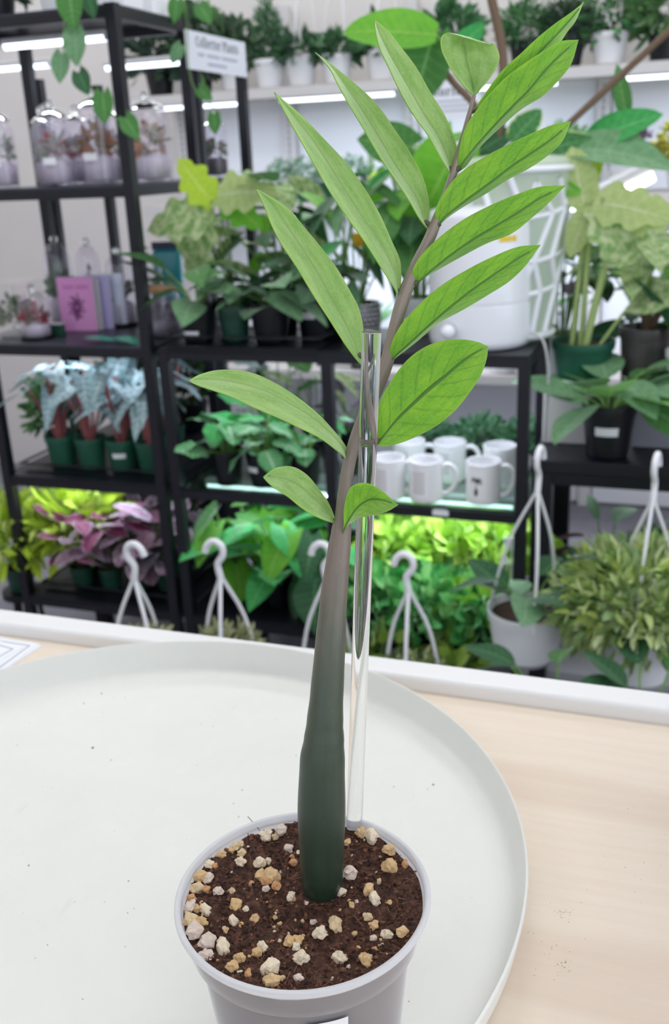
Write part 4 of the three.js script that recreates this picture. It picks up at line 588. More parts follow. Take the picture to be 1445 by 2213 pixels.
foliagePot('potted_peperomia', 'bushy mid green plant behind the third dark pot', -0.945, T3, -2.32, 0.045, 0.09, M.blackPlastic, [{ n: 24, seed: 46, kind: 'heart', out: [0.02, 0.11], up: [0.05, 0.3], el: [-40, 30], len: [0.08, 0.12], mats: [LM.mid, LM.apple, LM.deep, LM.cream] }]);
foliagePot('potted_monstera', 'large dark green plant with long leaves behind the drip tray', -0.82, S3, -2.385, 0.05, 0.1, M.blackPlastic, [{ n: 14, seed: 47, kind: 'lance', out: [0.03, 0.14], up: [0.06, 0.3], el: [-30, 35], len: [0.15, 0.22], mats: [LM.deep, LM.satin, LM.mid] }]);
{ // silver studded planter
  const t = thing('studded_planter', 'plant with drooping blue-green leaves in a silver studded planter', 'potted plant', [-0.735, S3, -2.29]);
  part('planter', lathe([[0.0001, 0], [0.04, 0], [0.052, 0.02], [0.056, 0.05], [0.052, 0.085], [0.048, 0.085], [0.05, 0.05], [0.036, 0.006], [0.0001, 0.006]], 32), std(0x6c6a70, 0.35, { metalness: 0.7 }), t); const st = new THREE.SphereGeometry(0.0052, 8, 6);
  for (let r = 0; r < 7; r++) for (let k = 0; k < 26; k++) { const a = (k + (r % 2) / 2) / 26 * Math.PI * 2; if (Math.cos(a - 0.35) < 0.1) continue; const y = 0.014 + r * 0.0115, R = 0.0535 - Math.abs(y - 0.05) * 0.14; const m = part('stud', st, M.chrome, t); m.position.set(Math.sin(a) * R, y, Math.cos(a) * R); }
  part('soil', lathe([[0.0001, 0.078], [0.049, 0.077]], 16), M.soil, t);
  rosette(t, { n: 15, seed: 48, y0: 0.075, kind: 'lance', out: [0.02, 0.07], up: [0.03, 0.28], el: [-60, 30], len: [0.11, 0.19], mats: [LM.deep, LM.satin, LM.emerald] });
}
foliagePot('potted_pothos', 'bright green plant with yellow variegation between the pale leaves and the white vessel', -0.6, S3, -2.36, 0.045, 0.09, M.whitePlastic, [{ n: 16, seed: 49, kind: 'heart', out: [0.03, 0.11], up: [0.1, 0.36], el: [-60, 20], len: [0.1, 0.15], mats: [LM.apple, LM.mid, LM.lime, LM.deep] }]);
{ const t = thing('yellow_card', 'small yellow plant card stuck between the dark leaves', 'card', [-0.76, S3, -2.38]); part('stake', box(0.003, 0.22, 0.002, 0, 0.11, 0), M.white, t); part('card', rbox(0.03, 0.034, 0.002, 0.0008, 0, 0.225, 0), std(0xf0b81c, 0.5), t); }
{ // white vessel with lattice shell
  const t = thing('water_dispenser', 'white cylindrical water vessel with a spigot knob and pale green lattice shell', 'dispenser', [-0.425, S3, -2.235]); const W = phys(0xf0f2f8, 0.3, { clearcoat: 0.4 });
  part('body', lathe([[0.0001, 0], [0.1, 0], [0.112, 0.006], [0.116, 0.02], [0.117, 0.098], [0.1145, 0.1], [0.1145, 0.104], [0.117, 0.106], [0.118, 0.285], [0.112, 0.3], [0.09, 0.308], [0.0001, 0.31]], 64), W, t, 'plain white front body');
  const shell = part('shell', lathe([[0.0001, 0.01], [0.1, 0.01], [0.13, 0.37], [0.128, 0.39], [0.118, 0.402], [0.05, 0.41], [0.0001, 0.411]], 64), std(0xb9c8b4, 0.45), t, 'pale green back shell'); shell.position.set(0.055, 0, -0.07);
  const R = (y) => 0.1012 + (y - 0.01) * 0.0833, P = (a, y) => [Math.sin(a) * R(y), y, Math.cos(a) * R(y)];
  const rib = (pts, r = 0.006) => part('rib', tube(pts.map(([a, y]) => P(a, y)), r, 14, 6), W, shell);
  const ys = [0.03, 0.115, 0.2, 0.285, 0.37], key = (c, k) => { const j = ((c * 37 + k * 53 + c * k * 11) % 17) / 17 - 0.5, q = ((c * 29 + k * 71) % 13) / 13 - 0.5; return [-2.0 + c * 0.52 + (k % 2 ? 0.26 : 0) + j * 0.2, clamp(ys[k] + q * 0.035, 0.02, 0.378)]; };
  for (let c = 0; c < 8; c++) for (let k = 0; k < 4; k++) { rib([key(c, k), key(c, k + 1)], 0.0075); if ((c + k) % 2) rib([key(c, k), key(c + (k % 2 ? 1 : 0) , k + 1)], 0.0065); if (k) rib([key(c, k), key(c + 1, k)], 0.0065); }
  for (const y of [0.02, 0.378]) { const g = new THREE.TorusGeometry(R(y), 0.007, 8, 64); g.rotateX(Math.PI / 2); g.translate(0, y, 0); part('ring', g, W, shell); }
  const kb = part('spigot', cyl(0.014, 0.016, 0.03, 20), M.chrome, t); kb.rotation.x = Math.PI / 2; kb.position.set(-0.045, 0.05, 0.106); part('spigot_cap', new THREE.SphereGeometry(0.0165, 16, 10).translate(0, 0.032, 0), W, kb);
  for (const [a, w] of [[0.52, 0.24], [0.78, 0.1]]) part('sticker', new THREE.CylinderGeometry(0.1187, 0.1187, 0.013, 8, 1, true, a, w).translate(0, 0.2415, 0), std(0xe8c730, 0.5), t, 'yellow sticker');
  part('cord', tube([[0.12, 0.03, 0.02], [0.15, 0.02, 0.05], [0.165, -0.06, 0.05], [0.16, -0.15, 0.03], [0.155, -0.225, 0.0]], 0.003, 24, 6), std(0xc9c6c8, 0.5), t);
}
{ // large climbing philodendron with brown branches
  const X = -0.44, Z = -2.39, t = thing('climbing_philodendron', 'large climbing plant with brown branches and broad leaves above the white vessel', 'potted plant', [X, S3, Z]); potParts(t, 0.05, 0.1, M.blackPlastic);
  const at = (x, y, z = -2.36) => V(x - X, y - S3, z - Z);
  const br = (pts, r) => part('branch', tube(pts.map((p) => at(...p)), r, 24, 8), stemMat.brown, t);
  br([[-0.5, 1.08, -2.39], [-0.45, 1.2, -2.38], [-0.41, 1.33, -2.37], [-0.407, 1.44], [-0.405, 1.53], [-0.402, 1.603], [-0.413, 1.67], [-0.43, 1.734], [-0.45, 1.86]], 0.0105);
  br([[-0.42, 1.46], [-0.47, 1.529], [-0.52, 1.58], [-0.548, 1.622], [-0.55, 1.66]], 0.008); br([[-0.4, 1.38], [-0.332, 1.388], [-0.27, 1.4], [-0.221, 1.415]], 0.0085); br([[-0.4, 1.36], [-0.32, 1.42], [-0.239, 1.488], [-0.15, 1.565], [-0.057, 1.644], [0.02, 1.7]], 0.0075);
  for (const [kind, m, x, y, z, dx, dy, dz, len, up, wide] of [['oval', LM.apple, -0.545, 1.67, -2.33, -1, 0.18, 0.2, 0.215, [0, 0.7, 1], 0.85], ['heart', LM.mid, -0.56, 1.668, -2.35, -0.35, -1, 0.1, 0.16, [0, 0.2, 1], 1.1], ['oval', LM.emerald, -0.52, 1.62, -2.38, 0.5, 0.6, 0.1, 0.1, [0, 0.3, 1], 1], ['heart', LM.satin, -0.225, 1.42, -2.33, 1, -0.05, 0.15, 0.21, [0, 1, 0.75], 0.75], ['oval', LM.emerald, -0.22, 1.43, -2.38, 0.75, 0.35, 0.2, 0.17, [0, 0.7, 1], 0.8], ['oval', LM.hoya, -0.375, 1.44, -2.33, 0.6, 0.7, 0.1, 0.09, [0, 0.1, 1], 1.2], ['oval', LM.hoya, -0.31, 1.42, -2.34, 0.8, 0.2, 0.1, 0.11, [0, 0.2, 1], 0.9], ['heart', LM.apple, -0.5, 1.44, -2.33, -0.55, -1, 0.1, 0.2, [0, 0.1, 1], 1.1], ['heart', LM.apple, -0.56, 1.32, -2.32, -0.1, -1, 0.1, 0.17, [0, 0.1, 1], 1.1], ['oval', LM.deep, -0.46, 1.42, -2.35, 0.8, 0.5, 0.1, 0.1, [0, 0.4, 1], 1], ['lance', LM.mid, -0.13, 1.47, -2.4, -0.3, 1, 0, 0.13, [0, 0.1, 1], 1], ['heart', LM.mid, -0.62, 1.44, -2.38, -0.9, 0.2, 0.1, 0.14, [0, 0.3, 1], 1]]) { const p = at(x, y, z); addLeaf(t, kind, m, p, V(dx, dy, dz), len, { up: V(...up), v: 1, wide }); petiole(t, p.clone().add(V(dx > 0 ? -0.05 : 0.05, -0.06, -0.02)), p, 0.0025, stemMat.green, 0); }
}
// ---------- glass shelf: pots and mugs ----------
[[-1.06, -2.165, 'leftmost black pot of white-veined leaves on the glass shelf', 51, 12], [-0.965, -2.17, 'second black pot of white-veined leaves with a sticker on the glass shelf', 52, 13], [-0.86, -2.2, 'third black pot of white-veined leaves left of the middle post', 53, 13], [-1.02, -2.32, 'black pot of white-veined leaves at the back of the glass shelf', 54, 10]].forEach(([x, z, l, sd, n], i) => foliagePot('potted_fittonia', l, x, S2, z, 0.042, 0.09, M.blackPlastic, [{ n, seed: sd, kind: 'round', out: [0.02, 0.075], up: [0.01, 0.12], el: [-40, 25], len: [0.06, 0.09], mats: [LM.netted, LM.netted, LM.emerald] }], { tag: i === 1, tagTurn: -0.4, group: 'black pots of netted leaves' }));
const mugPrint = canvasTex(256, 256, (c, w, h) => { c.fillStyle = '#f1f1f3'; c.fillRect(0, 0, w, h); c.strokeStyle = '#2a2c30'; c.lineCap = 'round'; for (const [a, l] of [[-2.9, 70], [-2.5, 80], [-2.1, 66], [-1.2, 60], [-0.7, 72], [-0.3, 66], [0.15, 58]]) { c.lineWidth = 12; c.beginPath(); c.moveTo(128, 104); c.quadraticCurveTo(128 + Math.cos(a) * l * 0.6, 90 + Math.sin(a) * l * 0.7, 128 + Math.cos(a) * l, 110 + Math.sin(a) * l * 0.7); c.stroke(); } c.lineWidth = 9; c.beginPath(); c.moveTo(128, 104); c.lineTo(124, 170); c.stroke(); c.fillStyle = '#3a2c28'; c.beginPath(); c.ellipse(124, 190, 24, 36, 0, 0, 7); c.fill(); });
const mugText = canvasTex(256, 256, (c, w, h) => { c.fillStyle = '#f1f1f3'; c.fillRect(0, 0, w, h); c.fillStyle = '#a9a6a8'; for (let r = 0; r < 9; r++) for (let k = 0; k < 150; k += 16) c.fillRect(50 + k, 26 + r * 23, 11, 12); });
function mug(label, x, z, print) {
  const t = thing('white_mug', label, 'mug', [x, S2, z], 'white mugs on the glass shelf', rad(8)), r = 0.041, h = 0.1;
  const b = part('body', lathe([[0.0001, 0.002], [r * 0.8, 0], [r * 0.94, 0.001], [r, 0.006], [r, h - 0.003], [r - 0.0016, h], [r - 0.004, h - 0.002], [r - 0.0045, 0.008], [r * 0.7, 0.006], [0.0001, 0.006]], 40), M.ceramic, t);
  part('handle', tube([[r - 0.003, h * 0.84, 0], [r + 0.014, h * 0.87, 0], [r + 0.029, h * 0.72, 0], [r + 0.03, h * 0.5, 0], [r + 0.022, h * 0.28, 0], [r + 0.008, h * 0.15, 0], [r - 0.003, h * 0.16, 0]], 0.0058, 28, 10), M.ceramic, t);
  if (print) part('print', new THREE.CylinderGeometry(r + 0.0002, r + 0.0002, 0.07, 20, 1, true, -0.95, 1.2).translate(0, 0.05, 0), std(0xffffff, 0.3, { map: print }), b, print === mugPrint ? 'dark potted plant drawing' : 'block of small grey printing');
}
mug('white mug with a dark potted plant drawing, front right of the group', -0.4, -2.165, mugPrint);
mug('white mug with a block of grey printing, front middle of the group', -0.535, -2.15, mugText);
mug('white mug in the front row partly behind the clear rod', -0.628, -2.15, mugText);
mug('white mug with grey printing in the back row, above the front middle one', -0.512, -2.31, mugText);
mug('white mug at the back right by the rack post', -0.385, -2.3, null);
mug('white mug at the back left under the big lime leaf', -0.615, -2.3, mugText);
{ const t = thing('price_strip', 'small white price strip on the front rail below the mugs', 'label', [-0.487, 0.632, F + 0.0145]); part('strip', box(0.038, 0.012, 0.0015), M.paper, t); part('clip', box(0.03, 0.004, 0.002, 0, 0.007, 0), M.housing, t); }
// ---------- bottom of the middle rack ----------
[[-1.1, -2.24, 'broad-leaved emerald plant beside the front post on the bottom shelf', 61, [LM.emerald, LM.apple, LM.mid]], [-0.97, -2.22, 'broad-leaved emerald plant in the middle of the bottom shelf', 62, [LM.emerald, LM.deep, LM.emerald]], [-0.85, -2.22, 'broad-leaved emerald plant behind the swollen stem', 63, [LM.emerald, LM.apple, LM.deep]], [-1.04, -2.36, 'broad-leaved light green plant at the back of the bottom shelf', 64, [LM.apple, LM.emerald]], [-0.88, -2.36, 'broad-leaved green plant at the back beside the middle post', 65, [LM.apple, LM.emerald]]].forEach(([x, z, l, sd, ms]) => foliagePot('potted_broadleaf', l, x, S1, z, 0.045, 0.085, M.blackPlastic, [{ n: 15, seed: sd, kind: 'heart', out: [0.02, 0.085], up: [0.03, 0.19], el: [-50, 25], len: [0.1, 0.14], mats: ms }], { group: 'broad-leaved plants under the glass shelf' }));
function ivy(label, x, y, z, sd, colors, o = {}) { const t = thing(o.name || 'potted_ivy', label, 'potted plant', [x, y, z], o.group); potParts(t, o.r || 0.045, o.h || 0.08, o.mat || M.darkGreenPlastic); bush(t, { n: o.n || 340, size: o.size || [0.1, 0.075, 0.1], center: o.center || [0, 0.075, 0], leaf: o.leaf || [0.045, 0.04], colors, seed: sd, low: o.low, lift: o.lift, fill: o.fill }); return t; }
const IV = [0x58b85e, 0x7ed07a, 0x449c4c, 0x98da84], LI = [0xb4dc4c, 0xcbe86e, 0x9ccb3c];
ivy('green ivy pot left under the mugs beside the rod', -0.655, S1, -2.17, 71, IV, { group: 'ivy under the mugs' });
ivy('green ivy pot in the middle under the mugs', -0.53, S1, -2.16, 72, IV, { group: 'ivy under the mugs', size: [0.1, 0.09, 0.11] });
ivy('green ivy pot at the right under the mugs', -0.41, S1, -2.16, 73, [...IV, 0x8fc23c], { group: 'ivy under the mugs' });
ivy('lime leaved plant at the back left under the mugs', -0.63, S1, -2.34, 74, LI, { name: 'potted_lime_vine', group: 'lime plants under the mugs', size: [0.11, 0.07, 0.1], center: [0, 0.18, 0.03], leaf: [0.065, 0.05], n: 240 });
ivy('lime leaved plant at the back middle under the mugs', -0.5, S1, -2.35, 75, LI, { name: 'potted_lime_vine', group: 'lime plants under the mugs', size: [0.11, 0.07, 0.1], center: [0, 0.185, 0.03], leaf: [0.065, 0.05], n: 240 });
ivy('lime leaved plant at the back right under the mugs', -0.38, S1, -2.35, 76, LI, { name: 'potted_lime_vine', group: 'lime plants under the mugs', size: [0.1, 0.07, 0.1], center: [0, 0.18, 0.03], leaf: [0.065, 0.05], n: 220 });
for (const [x, l, sd] of [[-0.62, 'yellow-green trailing plant on the floor under the ivy, left', 77], [-0.46, 'yellow-green trailing plant on the floor under the ivy, right', 78]]) ivy(l, x, 0.0, -2.02, sd, [0x6f8f2c, 0x8aa83c, 0x4d7030, 0x9cba48], { name: 'trailing_plant', r: 0.06, h: 0.11, mat: M.blackPlastic, size: [0.11, 0.14, 0.09], center: [0, 0.2, 0], leaf: [0.05, 0.042], n: 150, group: 'trailing plants on the floor' });
{ const t = thing('plant_marker', 'white plastic hanger tabs among the lime leaves by the rack post', 'marker', [-0.345, 0.5, -2.17]); part('tab', rbox(0.036, 0.03, 0.004, 0.002, 0.015, 0.04, 0), M.hanger, t); for (const s of [0, 1]) { const g = new THREE.ConeGeometry(0.012, 0.024, 4); const m = part('tab', g, M.hanger, t); m.position.set(s * 0.034, -0.0, 0); m.scale.z = 0.3; } part('stake', box(0.004, 0.22, 0.003, 0.015, -0.08, 0), M.hanger, t); }
// ---------- low rack and wall shelf behind ----------
const D2 = 0.606;
for (const [x, l, sd] of [[-0.66, 'tray of small green seedlings behind the mugs, left', 81], [-0.5, 'tray of small green seedlings behind the mugs, middle', 82], [-0.37, 'tray of small green seedlings behind the mugs, by the post', 83]]) {
  const t = thing('seedling_tray', l, 'seedlings', [x, D2, -2.65], 'seedling trays'); part('tray', rbox(0.13, 0.05, 0.22, 0.006, 0, 0.025, 0), M.blackPlastic, t); bush(t, { n: 520, size: [0.07, 0.045, 0.12], center: [0, 0.065, 0], leaf: [0.022, 0.014], colors: [0x5a9a6c, 0x78b488, 0x487e58, 0x9acaa4], seed: sd, low: -0.1, fill: 0.7 });
}
foliagePot('potted_begonia', 'purple leaved plant behind the clear rod on the back rack', -0.865, D2, -2.6, 0.045, 0.08, M.blackPlastic, [{ n: 11, seed: 84, kind: 'ovate', out: [0.02, 0.06], up: [0.02, 0.14], el: [-10, 60], len: [0.07, 0.1], mats: [LM.purple, LM.purple, LM.grape] }]);
foliagePot('potted_begonia', 'pale grey-green leaved plant left of the middle post on the back rack', -0.99, D2, -2.64, 0.045, 0.08, M.blackPlastic, [{ n: 12, seed: 85, kind: 'ovate', out: [0.02, 0.09], up: [0.06, 0.2], el: [-20, 30], len: [0.08, 0.12], mats: [LM.satin, LM.silver, LM.cream] }]);
foliagePot('potted_begonia', 'silvery leaved plant at the left of the back rack', -1.1, D2, -2.62, 0.045, 0.08, M.blackPlastic, [{ n: 12, seed: 86, kind: 'round', out: [0.02, 0.08], up: [0.05, 0.22], el: [-20, 40], len: [0.07, 0.1], mats: [LM.silver, LM.satin, LM.mid] }]);
const W2 = 0.622;
foliagePot('potted_dark_plant', 'dark purple-black leaved plant on the wall shelf behind the mugs', -0.62, W2, -3.74, 0.06, 0.11, M.whitePlastic, [{ n: 18, seed: 87, kind: 'ovate', out: [0.03, 0.12], up: [0.05, 0.3], el: [-20, 60], len: [0.1, 0.15], mats: [LM.grape, LM.grape, LM.wine] }]);
foliagePot('potted_calla', 'plant with upright pale yellow leaves on the wall shelf by the rack post', -0.5, W2, -3.68, 0.05, 0.1, M.blackPlastic, [{ n: 7, seed: 88, kind: 'ovate', out: [0.01, 0.05], up: [0.06, 0.2], el: [40, 85], len: [0.13, 0.18], mats: [LM.pale, LM.pale, LM.mid] }]);
foliagePot('potted_grass', 'upright green strap-leaved plant on the wall shelf left of the rod', -1.2, W2, -3.74, 0.05, 0.1, M.blackPlastic, [{ n: 18, seed: 89, kind: 'strap', out: [0.01, 0.03], up: [0.0, 0.05], el: [45, 85], len: [0.18, 0.26], mats: [LM.mid, LM.satin] }]);
// ---------- second wall shelf: seedlings ----------
const W3 = 1.272;
[[-1.5, 'green pot of fine seedlings at the left of the second wall shelf', 91], [-1.4, 'second green pot of fine seedlings on the second wall shelf', 92], [-1.3, 'third green pot of fine seedlings on the second wall shelf', 93], [-1.2, 'green pot of fine seedlings right of the pale leaf', 94]].forEach(([x, l, sd]) => ivy(l, x, W3, -3.74, sd, [0x7ea084, 0x5d8a66, 0xa0bca4], { name: 'potted_seedlings', r: 0.045, h: 0.07, mat: M.greenPlastic, size: [0.05, 0.06, 0.05], center: [0, 0.1, 0], leaf: [0.022, 0.008], n: 260, group: 'seedling pots on the wall shelf' }));
foliagePot('potted_cyclamen', 'small pink flowering plant on the second wall shelf', -1.14, W3, -3.76, 0.04, 0.07, M.darkGreenPlastic, [{ n: 6, seed: 95, kind: 'heart', out: [0.02, 0.05], up: [0.02, 0.06], el: [-10, 30], len: [0.05, 0.07], mats: [LM.emerald] }, { n: 5, seed: 96, kind: 'oval', out: [0.0, 0.02], up: [0.1, 0.14], el: [20, 80], len: [0.025, 0.035], mats: [std(0xf2c2da, 0.7, { side: THREE.DoubleSide })] }]);
foliagePot('potted_maranta', 'plant with curled yellow-green leaves on the second wall shelf', -0.98, W3, -3.66, 0.05, 0.09, M.whitePlastic, [{ n: 14, seed: 97, kind: 'heart', out: [0.03, 0.1], up: [0.0, 0.12], el: [-50, 20], len: [0.09, 0.13], mats: [LM.lime, LM.apple, LM.mid, LM.pale] }]);
for (const [x, l, sd, c] of [[-0.22, 'dark purple fine-leaved plant on the wall shelf behind the grow lamp', 98, [0x5c4a5c, 0x73607a, 0x463a48]], [-0.02, 'yellow leaved bushy plant on the wall shelf at the right edge', 99, [0xa7a030, 0x8a9434, 0xc0b84a]], [-0.42, 'soft green bushy plant on the wall shelf behind the white vessel', 100, [0x6c9a60, 0x88b478]]]) ivy(l, x, W3, -3.76, sd, c, { name: 'potted_coleus', r: 0.05, h: 0.08, mat: M.whitePlastic, size: [0.09, 0.09, 0.08], center: [0, 0.14, 0], leaf: [0.03, 0.018], n: 420 });
// ---------- pots along the top of the wall shelving ----------
const W4 = 1.687;
[[-2.0, 'dark plant in a black pot seen between the rack posts', M.blackPlastic, [0x2c4436, 0x38543c], [0.14, 0.12, 0.1], [0.06, 0.03]], [-1.83, 'dark trailing plant in a black pot behind the rack light', M.blackPlastic, [0x2c4436, 0x406044, 0x5c8a4c], [0.12, 0.13, 0.1], [0.07, 0.05]], [-1.68, 'plant in a white pot hidden behind the sign', M.whitePlastic, [0x3c5c40, 0x4c7048], [0.1, 0.1, 0.08], [0.05, 0.03]], [-1.53, 'rosemary-like upright plant in a white pot right of the sign', M.whitePlastic, [0x3c7048, 0x4c8450], [0.05, 0.14, 0.05], [0.03, 0.006]], [-1.4, 'ragged trailing fern in a white pot on the wall shelf top', M.whitePlastic, [0x33603c, 0x447848, 0x2c5036], [0.11, 0.045, 0.08], [0.07, 0.02]], [-1.26, 'sparse leafy plant in a white pot on the wall shelf top', M.whitePlastic, [0x3c6c44, 0x4f8452], [0.08, 0.045, 0.07], [0.055, 0.026]], [-1.085, 'dense fern in a white pot above the pale leaf tip', M.whitePlastic, [0x2f5c3a, 0x3f7446, 0x28502f], [0.1, 0.075, 0.08], [0.055, 0.025]], [-0.56, 'fluffy fern in a black pot behind the brown branch', M.blackPlastic, [0x3f8048, 0x55984f, 0x316a3c], [0.095, 0.08, 0.07], [0.035, 0.008]], [-0.42, 'fine dark fern in a dark pot behind the tall leaf tip', M.blackPlastic, [0x34503a, 0x4a6a4c], [0.08, 0.07, 0.07], [0.04, 0.01]], [-0.28, 'curly fern in a white hanging basket on the wall shelf top', M.whitePlastic, [0x3f8048, 0x52944c, 0x2f6438], [0.11, 0.11, 0.09], [0.04, 0.02]], [-0.1, 'leafy plant in a dark pot at the upper right corner', M.blackPlastic, [0x5c8a4c, 0x78a060, 0x4a7444], [0.09, 0.14, 0.08], [0.08, 0.035]], [-0.83, 'low leafy plant in a white pot behind the bright leaf', M.whitePlastic, [0x3c7048, 0x4c8450], [0.1, 0.08, 0.08], [0.06, 0.03]]].forEach(([x, l, mat, cols, size, leaf], i) => {
  const t = ivy(l, x, W4, -3.76, 101 + i, cols, { name: 'potted_shelf_plant', r: i === 7 || i > 8 ? 0.062 : 0.06, h: 0.1, mat, size, center: [0, 0.1 + size[1] * 0.45, 0], leaf, n: leaf[1] < 0.012 ? 700 : i > 3 && i < 7 ? 150 : 230, low: -0.7, lift: i === 3 ? 0.8 : 0 });
  if (mat === M.whitePlastic && i > 3) wires(t, [0.06, 0.095], [0.02, 0.42, 0], 0.06, 0.0022, 0, i);
});
// ---------- black table at the right ----------
const TT = 0.765;
{
  const t = thing('black_table', 'black table with a thick edge at the right of the mug rack', 'table', [0, 0, 0]);
  part('tabletop', rbox(0.97, 0.03, 0.48, 0.003, 0.2, TT - 0.015, -2.37), M.black, t); part('apron', box(0.93, 0.03, 0.02, 0.2, TT - 0.045, -2.15), M.black, t); part('apron', box(0.02, 0.03, 0.42, -0.272, TT - 0.045, -2.37), M.black, t);
  for (const x of [-0.26, 0.655]) for (const z of [-2.155, -2.585]) part('leg', box(0.045, TT - 0.03, 0.045, x, (TT - 0.03) / 2, z), M.black, t);
  part('lower_shelf', box(0.9, 0.02, 0.4, 0.185, 0.2, -2.37), M.grey, t);
}
for (const [x0, x1, l, c] of [[-0.28, -0.145, 'light grey square riser block left of the black pot', 0xc3c1bd], [-0.075, 0.08, 'darker grey square riser block right of the black pot', 0x8c8c96]]) whole('riser_block', rbox(x1 - x0, 0.135, 0.15, 0.004, (x0 + x1) / 2, TT + 0.0675, -2.345), std(c, 0.6), l, 'riser', [0, 0, 0], 'grey riser blocks');
foliagePot('potted_silver_philodendron', 'black pot with a white sticker and broad satin leaves on the black table', -0.125, TT, -2.2, 0.06, 0.122, M.blackPlastic, [{ n: 15, seed: 121, kind: 'ovate', wide: 1.35, out: [0.03, 0.08], up: [0.0, 0.09], el: [-10, 50], len: [0.13, 0.165], mats: [LM.satin, LM.satin, LM.mid, LM.apple], y0: 0.105 }, { n: 5, seed: 122, kind: 'ovate', wide: 1.35, az: [60, 120], out: [0.06, 0.1], up: [0.02, 0.08], el: [-20, 20], len: [0.12, 0.16], mats: [LM.satin, LM.mid], y0: 0.105 }], { tag: 1, tagTurn: 0.0 });
const RT = TT + 0.136;
{
  const t = thing('potted_variegated_aroid', 'tall plant with thick pale stalks and yellow-green leaves in a green pot', 'potted plant', [-0.2, RT, -2.335]); potParts(t, 0.072, 0.1, M.greenPlastic, { soilMat: std(0x6b5238, 0.95) });
  const B0 = V(-0.2, RT, -2.335), P = (x, y, z) => V(x, y, z).sub(B0);
  for (const [kind, m, x, y, z, dx, dy, dz, len, w] of [['oval', LM.pale, -0.205, 1.3, -2.29, -0.3, 1, 0.1, 0.13, 1.1], ['lance', LM.apple, -0.21, 1.33, -2.29, -0.9, 0.3, 0.3, 0.11, 1], ['oval', LM.pale, -0.2, 1.3, -2.28, -0.3, -1, 0.2, 0.11, 0.9], ['lobed', LM.pale, -0.185, 1.31, -2.28, 0.9, -0.1, 0.3, 0.17, 0.8], ['lobed', LM.cream, -0.175, 1.29, -2.27, 0.7, -0.8, 0.3, 0.16, 0.9], ['lobed', LM.pale, -0.12, 1.27, -2.28, 0.9, 0.25, 0.2, 0.13, 0.9], ['lance', LM.lime, -0.2, 1.33, -2.3, 0.2, 1, -0.2, 0.1, 1]]) addLeaf(t, kind, m, P(x, y, z), V(dx, dy, dz), len, { up: V(0, 0.4, 1), v: 1, wide: w });
  for (const [a, b, r] of [[[-0.225, 0.98, -2.32], [-0.2, 1.31, -2.29], 0.008], [[-0.205, 0.98, -2.31], [-0.19, 1.3, -2.285], 0.007], [[-0.195, 0.98, -2.3], [-0.15, 1.2, -2.28], 0.009], [[-0.17, 0.98, -2.3], [-0.09, 1.1, -2.28], 0.004]]) petiole(t, P(...a), P(...b), r, stemMat.pale, 0.02);
  for (const [x, y, z] of [[-0.15, 1.2, -2.28], [-0.09, 1.1, -2.28]]) addLeaf(t, 'heart', LM.cream, P(x, y, z), V(0.8, 0.3, 0.4), 0.12, { up: V(0, 0.6, 1), v: 1 });
}
{
  const t = thing('potted_dark_aroid', 'clear dark nursery pot with a brown cane and cream variegated leaves', 'potted plant', [-0.06, RT, -2.36]); potParts(t, 0.062, 0.13, phys(0x4a4648, 0.35, { clearcoat: 0.5 }), { taper: 0.85 });
  part('cane', tube([[0, 0.11, 0], [-0.005, 0.17, 0.01], [-0.015, 0.24, 0.01]], 0.012, 10, 10), stemMat.brown, t); part('cane', tube([[0.005, 0.12, 0], [0.03, 0.18, 0.01], [0.045, 0.23, 0.01]], 0.009, 10, 10), stemMat.brown, t);
  rosette(t, { n: 15, seed: 131, y0: 0.2, kind: 'heart', out: [0.03, 0.11], up: [0.0, 0.14], el: [-50, 20], len: [0.09, 0.13], mats: [LM.cream, LM.pale, LM.mid, LM.apple, LM.cream] });
}
foliagePot('potted_snake_plant', 'white pot with bark topping and an upright green stem at the right edge', 0.035, RT, -2.29, 0.05, 0.09, M.whitePlastic, [{ n: 4, seed: 133, kind: 'lance', out: [0.0, 0.015], up: [0.0, 0.02], el: [60, 88], len: [0.2, 0.28], mats: [LM.deep, LM.mid] }], { soilMat: std(0x8a5a3c, 0.95) });
foliagePot('potted_orchid', 'lilac and purple leaved plant behind the tall stalks', -0.27, TT, -2.52, 0.05, 0.22, M.whitePlastic, [{ n: 12, seed: 134, kind: 'oval', out: [0.02, 0.06], up: [0.12, 0.24], el: [-10, 60], len: [0.05, 0.07], mats: [LM.purple, LM.purple, LM.grape] }, { n: 9, seed: 135, kind: 'heart', out: [0.04, 0.1], up: [0.16, 0.32], el: [-30, 30], len: [0.1, 0.14], mats: [LM.deep, LM.mid] }]);
foliagePot('potted_green_filler', 'dark green leafy plant at the back right of the black table', -0.05, TT, -2.53, 0.055, 0.2, M.darkGreenPlastic, [{ n: 18, seed: 136, kind: 'heart', out: [0.04, 0.12], up: [0.05, 0.25], el: [-30, 30], len: [0.1, 0.14], mats: [LM.deep, LM.mid, LM.apple] }]);
for (const [x, l, sd, ms] of [[-0.12, 'dark leafy plant on the shelf under the black table, left', 137, [LM.deep, LM.wine, LM.satin]], [0.08, 'dark leafy plant on the shelf under the black table, right', 138, [LM.deep, LM.satin]]]) foliagePot('potted_undershelf_plant', l, x, 0.21, -2.4, 0.06, 0.12, M.blackPlastic, [{ n: 18, seed: sd, kind: 'lance', out: [0.04, 0.12], up: [0.06, 0.22], el: [-40, 35], len: [0.1, 0.17], mats: ms }], { group: 'plants under the black table' });
